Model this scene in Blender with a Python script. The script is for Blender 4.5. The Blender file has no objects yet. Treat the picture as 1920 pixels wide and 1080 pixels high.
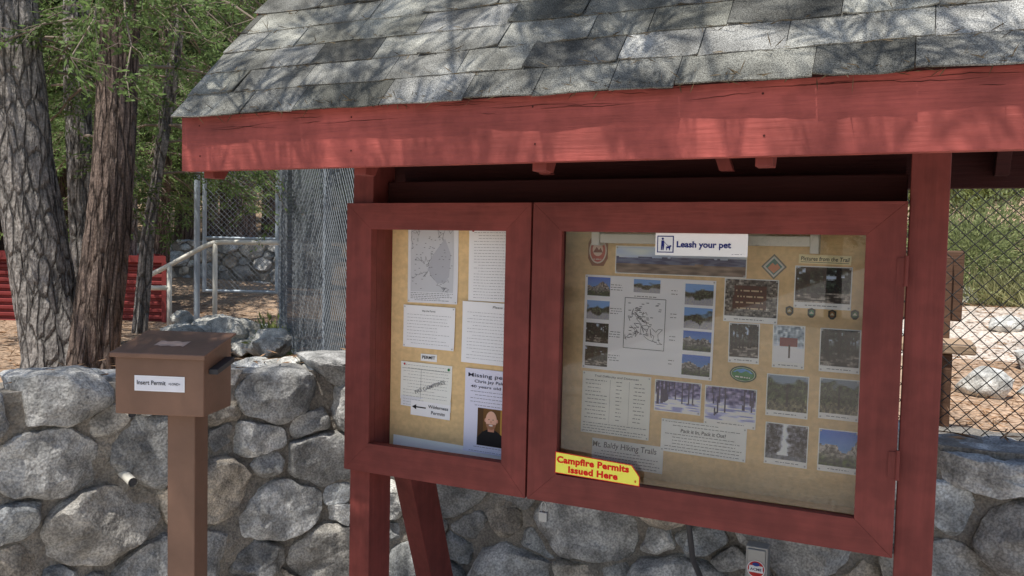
import bpy, math, random
import numpy as np
from mathutils import Vector, noise, Matrix
random.seed(7); np.random.seed(7)
EYE=1.6
sc=bpy.context.scene
col_=sc.collection
sc.view_settings.view_transform='Standard'
WL={}
# ------------------------------------------------------------ helpers
def lin(c):
    o=[]
    for v in c[:3]:
        v=v/255.0
        o.append(v/12.92 if v<=.04045 else ((v+.055)/1.055)**2.4)
    return o
def mat(name,col,rough=.6,attr=False,var=.15,scale=6,bump=0,bscale=60,stretch=(1,1,1),metallic=0,col2=None,thr=(.4,.6),spec=.3,detail=6,bdist=.01,translucent=0,speck=None,crack=None,patch=None):
    m=bpy.data.materials.new(name);m.use_nodes=True
    nt=m.node_tree;N=nt.nodes;Lk=nt.links
    bs=N['Principled BSDF'];bs.inputs['Roughness'].default_value=rough;bs.inputs['Metallic'].default_value=metallic
    bs.inputs['Specular IOR Level'].default_value=spec
    tc=N.new('ShaderNodeTexCoord');mp=N.new('ShaderNodeMapping');mp.inputs['Scale'].default_value=stretch
    Lk.new(tc.outputs['Object'],mp.inputs['Vector'])
    nz=N.new('ShaderNodeTexNoise');nz.inputs['Scale'].default_value=scale;nz.inputs['Detail'].default_value=detail;nz.inputs['Roughness'].default_value=.65
    Lk.new(mp.outputs[0],nz.inputs['Vector'])
    cr=N.new('ShaderNodeValToRGB');cr.color_ramp.elements[0].position=thr[0]-.12;cr.color_ramp.elements[1].position=thr[1]+.12
    a=[c*(1-var) for c in col]; b=[min(1,c*(1+var)) for c in (col2 or col)]
    cr.color_ramp.elements[0].color=(*a,1);cr.color_ramp.elements[1].color=(*b,1)
    Lk.new(nz.outputs['Fac'],cr.inputs['Fac'])
    out=cr.outputs['Color']
    def mul(o1,o2):
        mx=N.new('ShaderNodeMix');mx.data_type='RGBA';mx.blend_type='MULTIPLY';mx.inputs['Factor'].default_value=1
        Lk.new(o1,mx.inputs[6]);Lk.new(o2,mx.inputs[7]);return mx.outputs[2]
    for sp in (speck,patch):
        if sp:
            sn=N.new('ShaderNodeTexNoise');sn.inputs['Scale'].default_value=sp[0];sn.inputs['Detail'].default_value=2 if sp is speck else 5
            Lk.new(tc.outputs['Object'],sn.inputs['Vector'])
            r2=N.new('ShaderNodeValToRGB');r2.color_ramp.elements[0].position=.38;r2.color_ramp.elements[1].position=.62
            r2.color_ramp.elements[0].color=(sp[1],)*3+(1,);r2.color_ramp.elements[1].color=(sp[2],)*3+(1,)
            Lk.new(sn.outputs['Fac'],r2.inputs['Fac']);out=mul(out,r2.outputs['Color'])
    hgt=None
    if crack:
        m2=N.new('ShaderNodeMapping');m2.inputs['Scale'].default_value=crack[0];Lk.new(tc.outputs['Object'],m2.inputs['Vector'])
        wn=N.new('ShaderNodeTexNoise');wn.inputs['Scale'].default_value=1.3;wn.inputs['Detail'].default_value=4;Lk.new(m2.outputs[0],wn.inputs['Vector'])
        va=N.new('ShaderNodeMix');va.data_type='VECTOR';va.inputs['Factor'].default_value=.35;Lk.new(m2.outputs[0],va.inputs[4]);Lk.new(wn.outputs['Color'],va.inputs[5])
        vo=N.new('ShaderNodeTexVoronoi');vo.feature='DISTANCE_TO_EDGE';vo.inputs['Scale'].default_value=1.5;Lk.new(va.outputs[1],vo.inputs['Vector'])
        r3=N.new('ShaderNodeValToRGB');r3.color_ramp.elements[0].position=0;r3.color_ramp.elements[1].position=crack[1]
        r3.color_ramp.elements[0].color=(crack[2],)*3+(1,);r3.color_ramp.elements[1].color=(1,1,1,1);Lk.new(vo.outputs['Distance'],r3.inputs['Fac'])
        out=mul(out,r3.outputs['Color']);hgt=r3.outputs['Color']
    if attr:
        at=N.new('ShaderNodeAttribute');at.attribute_name='Col';out=mul(out,at.outputs['Color'])
    Lk.new(out,bs.inputs['Base Color'])
    if bump:
        bn=N.new('ShaderNodeTexNoise');bn.inputs['Scale'].default_value=bscale;bn.inputs['Detail'].default_value=5
        Lk.new(mp.outputs[0],bn.inputs['Vector'])
        bp=N.new('ShaderNodeBump');bp.inputs['Strength'].default_value=bump;bp.inputs['Distance'].default_value=bdist
        h=bn.outputs['Fac']
        if hgt:
            ad=N.new('ShaderNodeMath');ad.operation='ADD';Lk.new(h,ad.inputs[0]);Lk.new(hgt,ad.inputs[1]);h=ad.outputs[0]
        Lk.new(h,bp.inputs['Height']);Lk.new(bp.outputs[0],bs.inputs['Normal'])
    if translucent:
        tr=N.new('ShaderNodeBsdfTranslucent');ms=N.new('ShaderNodeMixShader');ms.inputs[0].default_value=translucent
        Lk.new(out,tr.inputs['Color']);Lk.new(bs.outputs[0],ms.inputs[1]);Lk.new(tr.outputs[0],ms.inputs[2])
        Lk.new(ms.outputs[0],N['Material Output'].inputs['Surface'])
    return m
class B:
    def __init__(s): s.v=[];s.f=[];s.m=[];s.c=[];s.T=None
    def add(s,vs,fs,mi=0,c=(1,1,1)):
        o=len(s.v)
        for p in vs: s.v.append(tuple(s.T(p)) if s.T else tuple(p))
        for q in fs: s.f.append([o+i for i in q]);s.m.append(mi);s.c.append(c)
    def box(s,x0,x1,y0,y1,z0,z1,mi=0,c=(1,1,1)):
        s.add([(x0,y0,z0),(x1,y0,z0),(x1,y1,z0),(x0,y1,z0),(x0,y0,z1),(x1,y0,z1),(x1,y1,z1),(x0,y1,z1)],
              [(0,3,2,1),(4,5,6,7),(0,1,5,4),(1,2,6,5),(2,3,7,6),(3,0,4,7)],mi,c)
    def prism(s,poly,y0,y1,mi=0,c=(1,1,1),ax='y'):
        n=len(poly)
        if ax=='y': vs=[(p[0],y0,p[1]) for p in poly]+[(p[0],y1,p[1]) for p in poly]
        else: vs=[(y0,p[0],p[1]) for p in poly]+[(y1,p[0],p[1]) for p in poly]
        s.add(vs,[list(range(n)),list(range(2*n-1,n-1,-1))]+[(i,i+n,(i+1)%n+n,(i+1)%n) for i in range(n)],mi,c)
    def tube(s,pts,r,n=8,mi=0,c=(1,1,1),cap=True,disp=None):
        pts=[Vector(p) for p in pts];rs=r if isinstance(r,(list,tuple)) else [r]*len(pts)
        vs=[];fs=[];prev=None
        for i,p in enumerate(pts):
            d=(pts[min(i+1,len(pts)-1)]-pts[max(i-1,0)]).normalized()
            if prev is None:
                a=Vector((1,0,0)) if abs(d.x)<.8 else Vector((0,1,0))
                u=(a-d*a.dot(d)).normalized()
            else: u=(prev-d*prev.dot(d)).normalized()
            prev=u;w=d.cross(u)
            for k in range(n):
                t=2*math.pi*k/n;rr=rs[i]
                if disp: rr+=disp(t,p,rr)
                vs.append(p+(u*math.cos(t)+w*math.sin(t))*rr)
        for i in range(len(pts)-1):
            for k in range(n):
                k2=(k+1)%n;fs.append((i*n+k,i*n+k2,(i+1)*n+k2,(i+1)*n+k))
        if cap: fs.append(list(range(n))[::-1]);fs.append([(len(pts)-1)*n+k for k in range(n)])
        s.add(vs,fs,mi,c)
def obj(name,b,mats,origin=None,bevel=0,smooth=False,angle=35,label=None,category=None,kind=None,group=None,parent=None):
    me=bpy.data.meshes.new(name)
    if origin is None:
        a=np.array(b.v);origin=((a[:,0].min()+a[:,0].max())/2,(a[:,1].min()+a[:,1].max())/2,a[:,2].min())
    ox,oy,oz=origin
    me.from_pydata([(x-ox,y-oy,z-oz) for x,y,z in b.v],[],b.f)
    for m in (mats if isinstance(mats,list) else [mats]): me.materials.append(m)
    me.polygons.foreach_set('material_index',b.m)
    ca=me.color_attributes.new('Col','FLOAT_COLOR','CORNER')
    arr=[]
    for f,c in zip(b.f,b.c): arr+= [c[0],c[1],c[2],1.0]*len(f)
    ca.data.foreach_set('color',arr)
    if smooth:
        me.polygons.foreach_set('use_smooth',[True]*len(me.polygons))
        if angle: me.set_sharp_from_angle(angle=math.radians(angle))
    o=bpy.data.objects.new(name,me);col_.objects.link(o);o.location=origin;WL[o.name]=Vector(origin)
    if bevel:
        md=o.modifiers.new('Bevel','BEVEL');md.width=bevel;md.segments=2;md.limit_method='ANGLE'
    tag(o,label,category,kind,group)
    if parent: par(o,parent)
    return o
def tag(o,label=None,category=None,kind=None,group=None):
    if label:o['label']=label
    if category:o['category']=category
    if kind:o['kind']=kind
    if group:o['group']=group
def par(o,p):
    o.parent=p;o.location=WL[o.name]-WL[p.name]
def empty(name,loc,label=None,category=None,group=None,parent=None):
    o=bpy.data.objects.new(name,None);o.empty_display_size=.1;col_.objects.link(o);o.location=loc;WL[o.name]=Vector(loc)
    tag(o,label,category,None,group)
    if parent: par(o,parent)
    return o
def leafobj(name,C,D,L,W,cols,m,origin,parent=None,**k):
    n=len(C);D=D/np.linalg.norm(D,axis=1)[:,None]
    S=np.cross(D,np.random.normal(size=(n,3)));S/=np.linalg.norm(S,axis=1)[:,None]
    L=np.broadcast_to(np.asarray(L,float).reshape(-1,1),(n,1));W=np.broadcast_to(np.asarray(W,float).reshape(-1,1),(n,1))
    V=np.stack([C,C+D*L*.45+S*W*.5,C+D*L,C+D*L*.45-S*W*.5],1).reshape(-1,3)-np.array(origin)
    me=bpy.data.meshes.new(name)
    me.vertices.add(4*n);me.vertices.foreach_set('co',V.ravel())
    me.loops.add(4*n);me.loops.foreach_set('vertex_index',np.arange(4*n,dtype=np.int32))
    me.polygons.add(n);me.polygons.foreach_set('loop_start',np.arange(0,4*n,4,dtype=np.int32))
    try: me.polygons.foreach_set('loop_total',np.full(n,4,dtype=np.int32))
    except Exception: pass
    me.update(calc_edges=True)
    ca=me.color_attributes.new('Col','FLOAT_COLOR','POINT')
    cc=np.concatenate([np.repeat(cols,4,axis=0),np.ones((4*n,1))],1);ca.data.foreach_set('color',cc.ravel())
    me.materials.append(m)
    o=bpy.data.objects.new(name,me);col_.objects.link(o);o.location=origin;WL[o.name]=Vector(origin)
    tag(o,**k)
    if parent: par(o,parent)
    return o
def nz3(x,y,z): return noise.noise(Vector((x,y,z)))
# ------------------------------------------------------------ materials
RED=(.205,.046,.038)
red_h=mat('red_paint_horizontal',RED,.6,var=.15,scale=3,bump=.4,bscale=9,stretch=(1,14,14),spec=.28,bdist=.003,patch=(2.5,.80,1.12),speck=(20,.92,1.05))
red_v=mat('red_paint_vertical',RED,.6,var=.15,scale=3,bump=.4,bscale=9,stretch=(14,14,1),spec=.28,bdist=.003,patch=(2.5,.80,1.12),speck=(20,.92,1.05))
red_f=mat('sunlit_faded_red',(.37,.084,.070),.65,var=.17,scale=3,bump=.5,bscale=9,stretch=(1,14,14),spec=.3,bdist=.004,patch=(4,.72,1.12),speck=(26,.9,1.06))  # lighter copy of the frame red: sunlight on the fascia painted into the colour
red_dk=mat('red_paint_eave_shade',(.045,.010,.009),.8,var=.2,scale=3,bump=.3,bscale=9,stretch=(1,14,14))  # near-black copy of the red: shade under the roof painted into the colour
crackm=mat('split_wood',(.07,.018,.015),.9,var=.3)
shing=mat('asphalt_shingle',(.235,.235,.215),.95,attr=True,var=.3,scale=3,bump=.6,bscale=260,bdist=.003,speck=(400,.45,1.5),spec=.1,patch=(6,.6,1.25))
felt=mat('dark_roof_felt',(.04,.04,.04),.95,var=.2)
stone=mat('granite_stone',(.46,.455,.435),.85,attr=True,var=.32,scale=4,bump=.9,bscale=20,bdist=.03,speck=(120,.7,1.2),spec=.2,patch=(11,.62,1.22))
mortar=mat('wall_mortar',(.28,.255,.22),.95,var=.35,scale=7,bump=.9,bscale=30,bdist=.03,speck=(120,.75,1.15))
brown=mat('brown_metal_paint',(.195,.108,.072),.45,var=.08,scale=5,bump=.08,bscale=80,spec=.4,patch=(7,.9,1.06))
ply=mat('tan_plywood',(.86,.61,.31),.75,var=.09,scale=3,bump=.1,bscale=30,stretch=(1,1,6),speck=(60,.93,1.04),patch=(3,.86,1.05))
paper=mat('printed_paper',(1,1,1),.55,attr=True,var=.02,scale=9,spec=.25)
galv=mat('galvanized_pipe',(.36,.42,.48),.45,var=.1,scale=8,metallic=.2,spec=.5)
blackwire=mat('black_coated_wire',(.03,.03,.03),.5,var=.2)
grywire=mat('weathered_wire',(.26,.29,.32),.5,var=.2,metallic=.2)
whitep=mat('cream_paint_pipe',(.78,.75,.66),.45,var=.05)
dirt=mat('forest_dirt',(.36,.255,.175),.95,attr=True,var=.35,scale=1.6,bump=.8,bscale=18,bdist=.04,speck=(40,.65,1.3),detail=10)
dump=mat('red_dumpster_metal',(.22,.035,.034),.5,var=.25,scale=3,bump=.1,bscale=20)
barkg=mat('grey_bark',(.31,.285,.26),.95,var=.35,scale=7,bump=1,bscale=9,stretch=(5,5,1.5),bdist=.03,crack=((15,15,4),.14,.38),speck=(60,.75,1.2))
barkr=mat('red_brown_bark',(.215,.160,.132),.95,var=.35,scale=8,bump=1,bscale=10,stretch=(6,6,1.2),bdist=.03,crack=((20,20,3),.14,.4),speck=(70,.75,1.2))
leafm=mat('conifer_leaf',(1,1,1),.6,attr=True,var=.1,scale=2,translucent=.45,spec=.2)
twigm=mat('bare_twig',(.25,.2,.16),.9,var=.2)
dry=mat('dry_needles',(1,1,1),.9,attr=True,var=.1)
woodt=mat('weathered_tan_wood',(.42,.30,.2),.8,var=.2,scale=4,stretch=(1,12,12),bump=.3,bscale=10)
woodb=mat('brown_stained_wood',(.12,.065,.04),.7,var=.2,scale=4,stretch=(1,12,12),bump=.3,bscale=10)
greym=mat('grey_metal',(.34,.35,.35),.45,var=.08,metallic=.5,spec=.5)
darkin=mat('dark_metal',(.05,.05,.055),.5,var=.1)
cloth=mat('dark_shade_cloth',(.025,.036,.042),.8,var=.3,scale=30)
nt=cloth.node_tree;tb=nt.nodes.new('ShaderNodeBsdfTransparent');ms=nt.nodes.new('ShaderNodeMixShader');ms.inputs[0].default_value=.2
nt.links.new(nt.nodes['Principled BSDF'].outputs[0],ms.inputs[1]);nt.links.new(tb.outputs[0],ms.inputs[2]);nt.links.new(ms.outputs[0],nt.nodes['Material Output'].inputs['Surface'])
gl=bpy.data.materials.new('window_glass');gl.use_nodes=True;nt=gl.node_tree;nt.nodes.remove(nt.nodes['Principled BSDF'])
g=nt.nodes.new('ShaderNodeBsdfGlossy');g.inputs['Roughness'].default_value=.01
t=nt.nodes.new('ShaderNodeBsdfTransparent');t.inputs['Color'].default_value=(1,1,1,1)
fr=nt.nodes.new('ShaderNodeFresnel');fr.inputs['IOR'].default_value=1.7;ms=nt.nodes.new('ShaderNodeMixShader')
nt.links.new(fr.outputs[0],ms.inputs[0]);nt.links.new(t.outputs[0],ms.inputs[1]);nt.links.new(g.outputs[0],ms.inputs[2]);nt.links.new(ms.outputs[0],nt.nodes['Material Output'].inputs['Surface'])
# ------------------------------------------------------------ world, sun, camera
SD=Vector((-.10,-.39,.92)).normalized()
w=bpy.data.worlds.new('World');sc.world=w;w.use_nodes=True
sk=w.node_tree.nodes.new('ShaderNodeTexSky');sk.sky_type='NISHITA';sk.sun_disc=False
sk.sun_elevation=math.asin(SD.z);sk.sun_rotation=math.atan2(SD.x,SD.y)%(2*math.pi)
bg=w.node_tree.nodes['Background'];bg.inputs['Strength'].default_value=.15
w.node_tree.links.new(sk.outputs[0],bg.inputs[0])
sl=bpy.data.lights.new('sun','SUN');sl.energy=5;sl.angle=math.radians(.5);sl.color=(1,.95,.87)
so=bpy.data.objects.new('sun',sl);col_.objects.link(so);so.rotation_euler=SD.to_track_quat('Z','Y').to_euler();so.location=(0,-5,12)
yaw,pit,rol=.4402,.0493,.0219
F=Vector((-math.sin(yaw)*math.cos(pit),math.cos(yaw)*math.cos(pit),-math.sin(pit)));R=Vector((math.cos(yaw),math.sin(yaw),0));U=R.cross(F)
Rc=R*math.cos(rol)+U*math.sin(rol);Uc=-R*math.sin(rol)+U*math.cos(rol)
cam=bpy.data.cameras.new('camera');cam.lens=1549.1/1920*36;cam.sensor_width=36;cam.clip_end=500;cam.clip_start=.05
co=bpy.data.objects.new('camera',cam);col_.objects.link(co)
co.matrix_world=Matrix(((Rc.x,Uc.x,-F.x,0),(Rc.y,Uc.y,-F.y,0),(Rc.z,Uc.z,-F.z,EYE),(0,0,0,1)))
sc.camera=co
# ------------------------------------------------------------ wall path
WP=[(3.2,3.25),(-2.15,3.25),(-2.38,3.14),(-2.55,2.88),(-2.72,2.45),(-2.92,1.95),(-3.2,1.35),(-3.6,.5),(-4.2,-.8)]
def make_path(P):
    S=[0]
    for a,b_ in zip(P[:-1],P[1:]): S.append(S[-1]+math.dist(a,b_))
    def raw(s):
        s=max(0,min(S[-1]-1e-6,s))
        for i in range(len(P)-1):
            if s<=S[i+1]:
                t=(s-S[i])/(S[i+1]-S[i]);return Vector((P[i][0]*(1-t)+P[i+1][0]*t,P[i][1]*(1-t)+P[i+1][1]*t))
        return Vector(P[-1])
    def fn(s):
        p=raw(s);d=(raw(s+.12)-raw(s-.12))
        if d.length<1e-6:d=Vector((-1,0))
        d.normalize();return p,Vector((-d.y,d.x))
    return fn,S[-1]
def clip(poly,nx,ny,c):
    out=[]
    for i in range(len(poly)):
        a=poly[i];b_=poly[(i+1)%len(poly)]
        da=a[0]*nx+a[1]*ny-c;db=b_[0]*nx+b_[1]*ny-c
        if da<=0: out.append(a)
        if da*db<0:
            t=da/(da-db);out.append((a[0]+(b_[0]-a[0])*t,a[1]+(b_[1]-a[1])*t))
    return out
def stone_wall(name,P,z0,z1f,thick,size,seed,label,topvar=.05):
    rnd=random.Random(seed);fn,LEN=make_path(P);b=B();AZ=1.45
    seeds=[]
    for phase,(rs_,tries) in enumerate((([1.15,1.4],800),([.8,1.0],2000),([.5,.6],7000),([.34],6000))):
        for _ in range(tries):
            s=rnd.uniform(0,LEN);z=rnd.uniform(z0,z1f(s));r=size*rnd.choice(rs_)
            if all(math.hypot(s-q[0],(z-q[1])*AZ)>.48*(r+q[2]) for q in seeds): seeds.append((s,z,r))
    for (s,z,r) in seeds:
        tv=rnd.uniform(-topvar,topvar);z1=z1f(s)
        poly=[(s-1,z0-.1),(s+1,z0-.1),(s+1,z1+tv),(s-1,z1+tv)];poly=[(a-s,(c-z)*AZ) for a,c in poly]
        for (s2,z2,r2) in seeds:
            if (s2,z2)==(s,z) or abs(s2-s)>1.3: continue
            dx=s2-s;dz=(z2-z)*AZ;d=math.hypot(dx,dz);nx,nz_=dx/d,dz/d
            poly=clip(poly,nx,nz_,(d*d+(r*r-r2*r2)*.25)/(2*d))
            if len(poly)<3:break
        if len(poly)<3: continue
        istop=max(p[1] for p in poly)/AZ+z>z1-.1
        cx=sum(p[0] for p in poly)/len(poly);cz=sum(p[1] for p in poly)/len(poly)
        gap=rnd.uniform(.001,.010)
        pl=[]
        for p in poly:
            dx,dz=p[0]-cx,p[1]-cz;l=math.hypot(dx,dz);k=max(.3,1-gap/max(l,.01))*rnd.uniform(.93,1.02);pl.append((cx+dx*k,cz+dz*k))
        for it in range(2):
            q=[];e_=.12 if it==0 else .22
            for i in range(len(pl)):
                a=pl[i];c=pl[(i+1)%len(pl)]
                q+=[(a[0]*(1-e_)+c[0]*e_,a[1]*(1-e_)+c[1]*e_),(a[0]*e_+c[0]*(1-e_),a[1]*e_+c[1]*(1-e_))]
            pl=q
        per=[0]
        for i in range(len(pl)): per.append(per[-1]+math.dist(pl[i],pl[(i+1)%len(pl)]))
        if per[-1]<.12: continue
        Mn=48;out=[];j=0
        for k in range(Mn):
            t=per[-1]*k/Mn
            while per[j+1]<t:j+=1
            u=(t-per[j])/max(1e-9,per[j+1]-per[j]);a=pl[j];c=pl[(j+1)%len(pl)]
            out.append((a[0]+(c[0]-a[0])*u,a[1]+(c[1]-a[1])*u))
        rad=sum(math.hypot(p[0]-cx,p[1]-cz) for p in out)/Mn
        hf=rnd.uniform(.06,.12)*min(1.25,rad/.14);hb=thick*.9 if istop else .1;K=17
        planes=[]
        tilt=Vector((rnd.uniform(-.45,.45),-1,rnd.uniform(-.3,.6))).normalized();planes.append((tilt,rnd.uniform(.45,.7)))
        for _ in range(7):
            n=Vector((rnd.gauss(0,1),-abs(rnd.gauss(0,1.1))-.5,rnd.gauss(0,1)));n.normalize()
            planes.append((n,rnd.uniform(.68,.95)))
        if istop: planes.append((Vector((rnd.uniform(-.15,.15),rnd.uniform(-.2,.1),1)).normalized(),rnd.uniform(.6,.8)))
        vs=[];fs=[]
        def place(x,z_,dep):
            v=Vector((x,-dep,z_))
            hh=max(hf,.05)
            for n,o_ in planes:
                sup=math.sqrt((n.x*rad)**2+(n.y*hh)**2+(n.z*rad)**2)*o_*1.05
                e=v.dot(n)-sup
                if e>0 and dep>-hf*1.0 or (e>0 and istop and n.z>.8): v=v-n*e
            q=Vector((v.x+s*3.1,v.y,v.z+z*2.3))
            v+=Vector((noise.noise(q*7+Vector((5,0,0))),noise.noise(q*7),noise.noise(q*7+Vector((0,9,0)))))*.022
            v+=Vector((noise.noise(q*22),noise.noise(q*22+Vector((3,3,3))),noise.noise(q*22+Vector((0,9,0)))))*.010
            p,nn=fn(s+cx+v.x)
            dd=-v.y
            return (p.x+nn.x*dd,p.y+nn.y*dd,z+cz/AZ+v.z)
        for k in range(1,K):
            ph=math.pi*k/K;sf=abs(math.sin(ph))**.36;cf=math.cos(ph);dep=(hf if cf>0 else hb)*math.copysign(abs(cf)**.75,cf)
            for p in out: vs.append(place((p[0]-cx)*sf,(p[1]-cz)/AZ*sf,dep))
        fi=len(vs);vs.append(place(0,0,hf));vs.append(place(0,0,-hb))
        for k in range(K-2):
            for i in range(Mn):
                i2=(i+1)%Mn;fs.append((k*Mn+i,k*Mn+i2,(k+1)*Mn+i2,(k+1)*Mn+i))
        for i in range(Mn):
            i2=(i+1)%Mn;fs.append((fi,i2,i));fs.append((fi+1,(K-2)*Mn+i,(K-2)*Mn+i2))
        g_=rnd.uniform(.6,1.3);tn=rnd.choice([(1,1,1),(1.04,1,.95),(.96,1,1.04),(1.12,1,.86),(1,1,1)])
        b.add(vs,fs,0,(g_*tn[0],g_*tn[1],g_*tn[2]))
    n=int(LEN/.04);nzv=26;vs=[];fs=[]
    for i in range(n+1):
        s=LEN*i/n;p,nn=fn(s);z1=z1f(s)
        row=[]
        for k in range(nzv+1):
            z=z0-.1+(z1-.04-z0+.1)*k/nzv;dd=.008+.03*nz3(s*4,z*4,seed)+.018*nz3(s*18,z*18,seed)
            row.append((p.x+nn.x*dd,p.y+nn.y*dd,z))
        for tk in (.3,.6,1):
            row.append((p.x-nn.x*thick*tk,p.y-nn.y*thick*tk,z1-.05+.03*nz3(s*5,tk*3,2)))
        row.append((p.x-nn.x*thick,p.y-nn.y*thick,z0-.1));vs+=row
    m_=len(row)
    for i in range(n):
        for k in range(m_-1): fs.append((i*m_+k,(i+1)*m_+k,(i+1)*m_+k+1,i*m_+k+1))
    b.add(vs,fs,1)
    return obj(name,b,[stone,mortar],smooth=True,angle=33,label=label,category='stone wall')
WTOP=lambda s:float(np.interp(s,[0,3,5.2,5.6,6.4,9],[.97,.98,1.05,1.05,1.07,1.07]))
stone_wall('stone_wall',WP,0,WTOP,.42,.35,57,'low grey granite boulder wall set in mortar',.05)
# ------------------------------------------------------------ ground
def xw(y):
    ys=[p[1] for p in WP[1:]][::-1];xs=[p[0] for p in WP[1:]][::-1]
    return float(np.interp(y,ys,xs))
def gh(x,y):
    if y>3.25: s=min(1e9,(y-3.25)) if x>-2.15 else max(y-3.25,0.01)
    else: s=xw(y)-x
    t=min(1,max(0,(s-.12)/.2));t=t*t*(3-2*t)
    d=math.hypot(x,y)
    back=np.interp(d,[0,9.5,12.5,17,32,60,200],[-.95,-.97,-.68,-.1,1.3,9,30]) if y>-4 else -.95
    if x>-1: back=np.interp(d,[0,8,14,25,60,200],[-.95,-.85,-.45,.5,8,30])
    if d>7: back+=.12*nz3(x*.5,y*.5,0)
    back+=.03*nz3(x*2,y*2,3)
    fr_=-1.6+.02*nz3(x*2,y*2,1)
    return EYE+fr_*(1-t)+back*t
def axis(lo,hi):
    a=list(np.arange(-9,3,.12));v=3
    while v<hi: a.append(v);v+=max(.12,(v-2)*.1)
    v=-9
    L=[]
    while v>lo: v-=max(.12,(-v-8)*.12);L.append(v)
    return L[::-1]+a
xs=axis(-180,180);ys=axis(-120,180)
b=B();nx=len(xs);vs=[(x,y,gh(x,y)) for y in ys for x in xs]
fs=[(j*nx+i,j*nx+i+1,(j+1)*nx+i+1,(j+1)*nx+i) for j in range(len(ys)-1) for i in range(nx-1)]
b.add(vs,fs,0)
cc=[]
for q in fs:
    x,y,z=vs[q[0]];d=math.hypot(x,y)
    k=1+.25*nz3(x*.7,y*.7,8);c=(k,k,k)
    if x>-1 and y>3.3:
        c=(1.2*k,1.2*k,1.2*k)
        if 7.5<y<13 : c=(1.6,1.95,2.4)
    elif y<3.25 and x>xw(min(y,3.2)): c=(1.85*k,2.35*k,3.0*k)  # ground before the kiosk made extra pale to bounce light into the cases
    cc.append(c)
b.c=cc
obj('ground',b,dirt,origin=(0,0,0),smooth=True,angle=None,kind='structure')
# ------------------------------------------------------------ kiosk
Z=EYE
kiosk=empty('notice_kiosk',(-.9,2.5,0),'red painted wooden notice kiosk with grey shingled roof','notice board')
def rb(name,x0,x1,y0,y1,z0,z1,m,p,bevel=.003,**k):
    b=B();b.box(x0,x1,y0,y1,z0,z1);return obj(name,b,m,bevel=bevel,parent=p,**k)
rb('post',-1.782,-1.697,2.437,2.575,0,Z+.62,red_v,kiosk)
rb('post',.012,.105,2.425,2.565,0,Z+.62,red_v,kiosk)
for xa,xb in ((-1.778,-1.70),(.02,.1)):
    b=B();b.prism([(2.58,Z-.55),(2.72,Z-.42),(3.14,.0),(2.98,.0)],xa,xb,ax='x');obj('brace',b,red_v,bevel=.003,parent=kiosk)
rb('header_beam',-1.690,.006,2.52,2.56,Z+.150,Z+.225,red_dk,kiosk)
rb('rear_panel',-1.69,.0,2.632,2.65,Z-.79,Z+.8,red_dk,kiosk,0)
roof=empty('roof',(-.9,2.5,Z+.4),parent=kiosk)
XL,XR=-2.093,.47;YF=1.946;YR=2.50;ZE=Z+.405;TH=math.radians(47.5)
ZR=ZE+(YR-YF)*math.tan(TH)
YB=2*YR-YF
b=B()
b.prism([(YF+.003,ZE-.185),(YF+.04,ZE-.185),(YF+.04,ZE+.02),(YF+.003,ZE-.008)],XL,XR,ax='x')
rnd=random.Random(3)
for i in range(24):
    x=rnd.uniform(XL,XR-.3);z=ZE-rnd.choice([.018,.022,.03,.035,.05])+rnd.uniform(-.008,.006);L_=rnd.uniform(.04,.3);n=14;v_=[]
    for k in range(n+1):
        t=k/n;xx=x+L_*t;zz=z+.010*nz3(xx*5,i,0)+.003*nz3(xx*40,i,2);hw=.0007*math.sin(math.pi*t)*(1+.7*nz3(xx*30,i,7))+.0001
        v_+= [(xx,YF+.0022,zz-hw),(xx,YF+.0022,zz+hw)]
    b.add(v_,[(2*k,2*k+2,2*k+3,2*k+1) for k in range(n)],1)
for X in (-2.02,-1.433,-.866,-.299,.268):
    for dz in (.045,.14):
        xx=X+rnd.uniform(-.006,.006);b.add([(xx+.0028*math.cos(a),YF+.0018,ZE-dz+.0028*math.sin(a)) for a in np.linspace(0,5.5,8)],[list(range(8))],1)
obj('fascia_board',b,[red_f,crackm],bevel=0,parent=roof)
b=B();b.prism([(YB-.04,ZE-.185),(YB,ZE-.185),(YB,ZE-.01),(YB-.04,ZE+.02)],XL,XR,ax='x')
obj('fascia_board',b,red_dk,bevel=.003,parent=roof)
b=B();dn=.018
b.prism([(YF-.005,ZE),(YR,ZR),(YB+.005,ZE),(YB+.005,ZE-dn),(YR,ZR-dn*1.5),(YF-.005,ZE-dn)],XL+.004,XR-.004,ax='x')
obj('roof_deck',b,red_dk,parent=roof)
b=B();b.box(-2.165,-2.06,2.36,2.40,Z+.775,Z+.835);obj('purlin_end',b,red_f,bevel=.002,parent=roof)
b=B();b.prism([(YF-.012,ZE-.004),(YR,ZR+.004),(YB+.012,ZE-.004),(YB+.012,ZE-.001),(YR,ZR+.0085),(YF-.012,ZE-.001)],XL-.004,XR+.004,ax='x')
obj('roof_felt',b,felt,parent=roof)
for X in (-2.02,-1.433,-.866,-.299,.268,.42):
    sy=YF+.043;zt0=ZE-dn-.004
    def zl(y): return zt0+(y-YF)*math.tan(TH)
    pr0=[(sy,ZE-.205),(sy+.05,ZE-.205),(YR-.002,zl(YR)-.13),(YR-.002,zl(YR)-.005),(sy,zl(sy)-.005)]
    b=B();b.prism(pr0,X-.02,X+.02,ax='x');obj('rafter',b,red_v,bevel=.002,parent=roof)
    pr1=[(sy,ZE-.15),(sy+.05,ZE-.15),(YR-.002,zl(YR)-.13),(YR-.002,zl(YR)-.005),(sy,zl(sy)-.005)]
    b=B();b.prism([(2*YR-y,z) for y,z in pr1],X-.02,X+.02,ax='x');obj('rafter',b,red_dk,bevel=.002,parent=roof)
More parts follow.
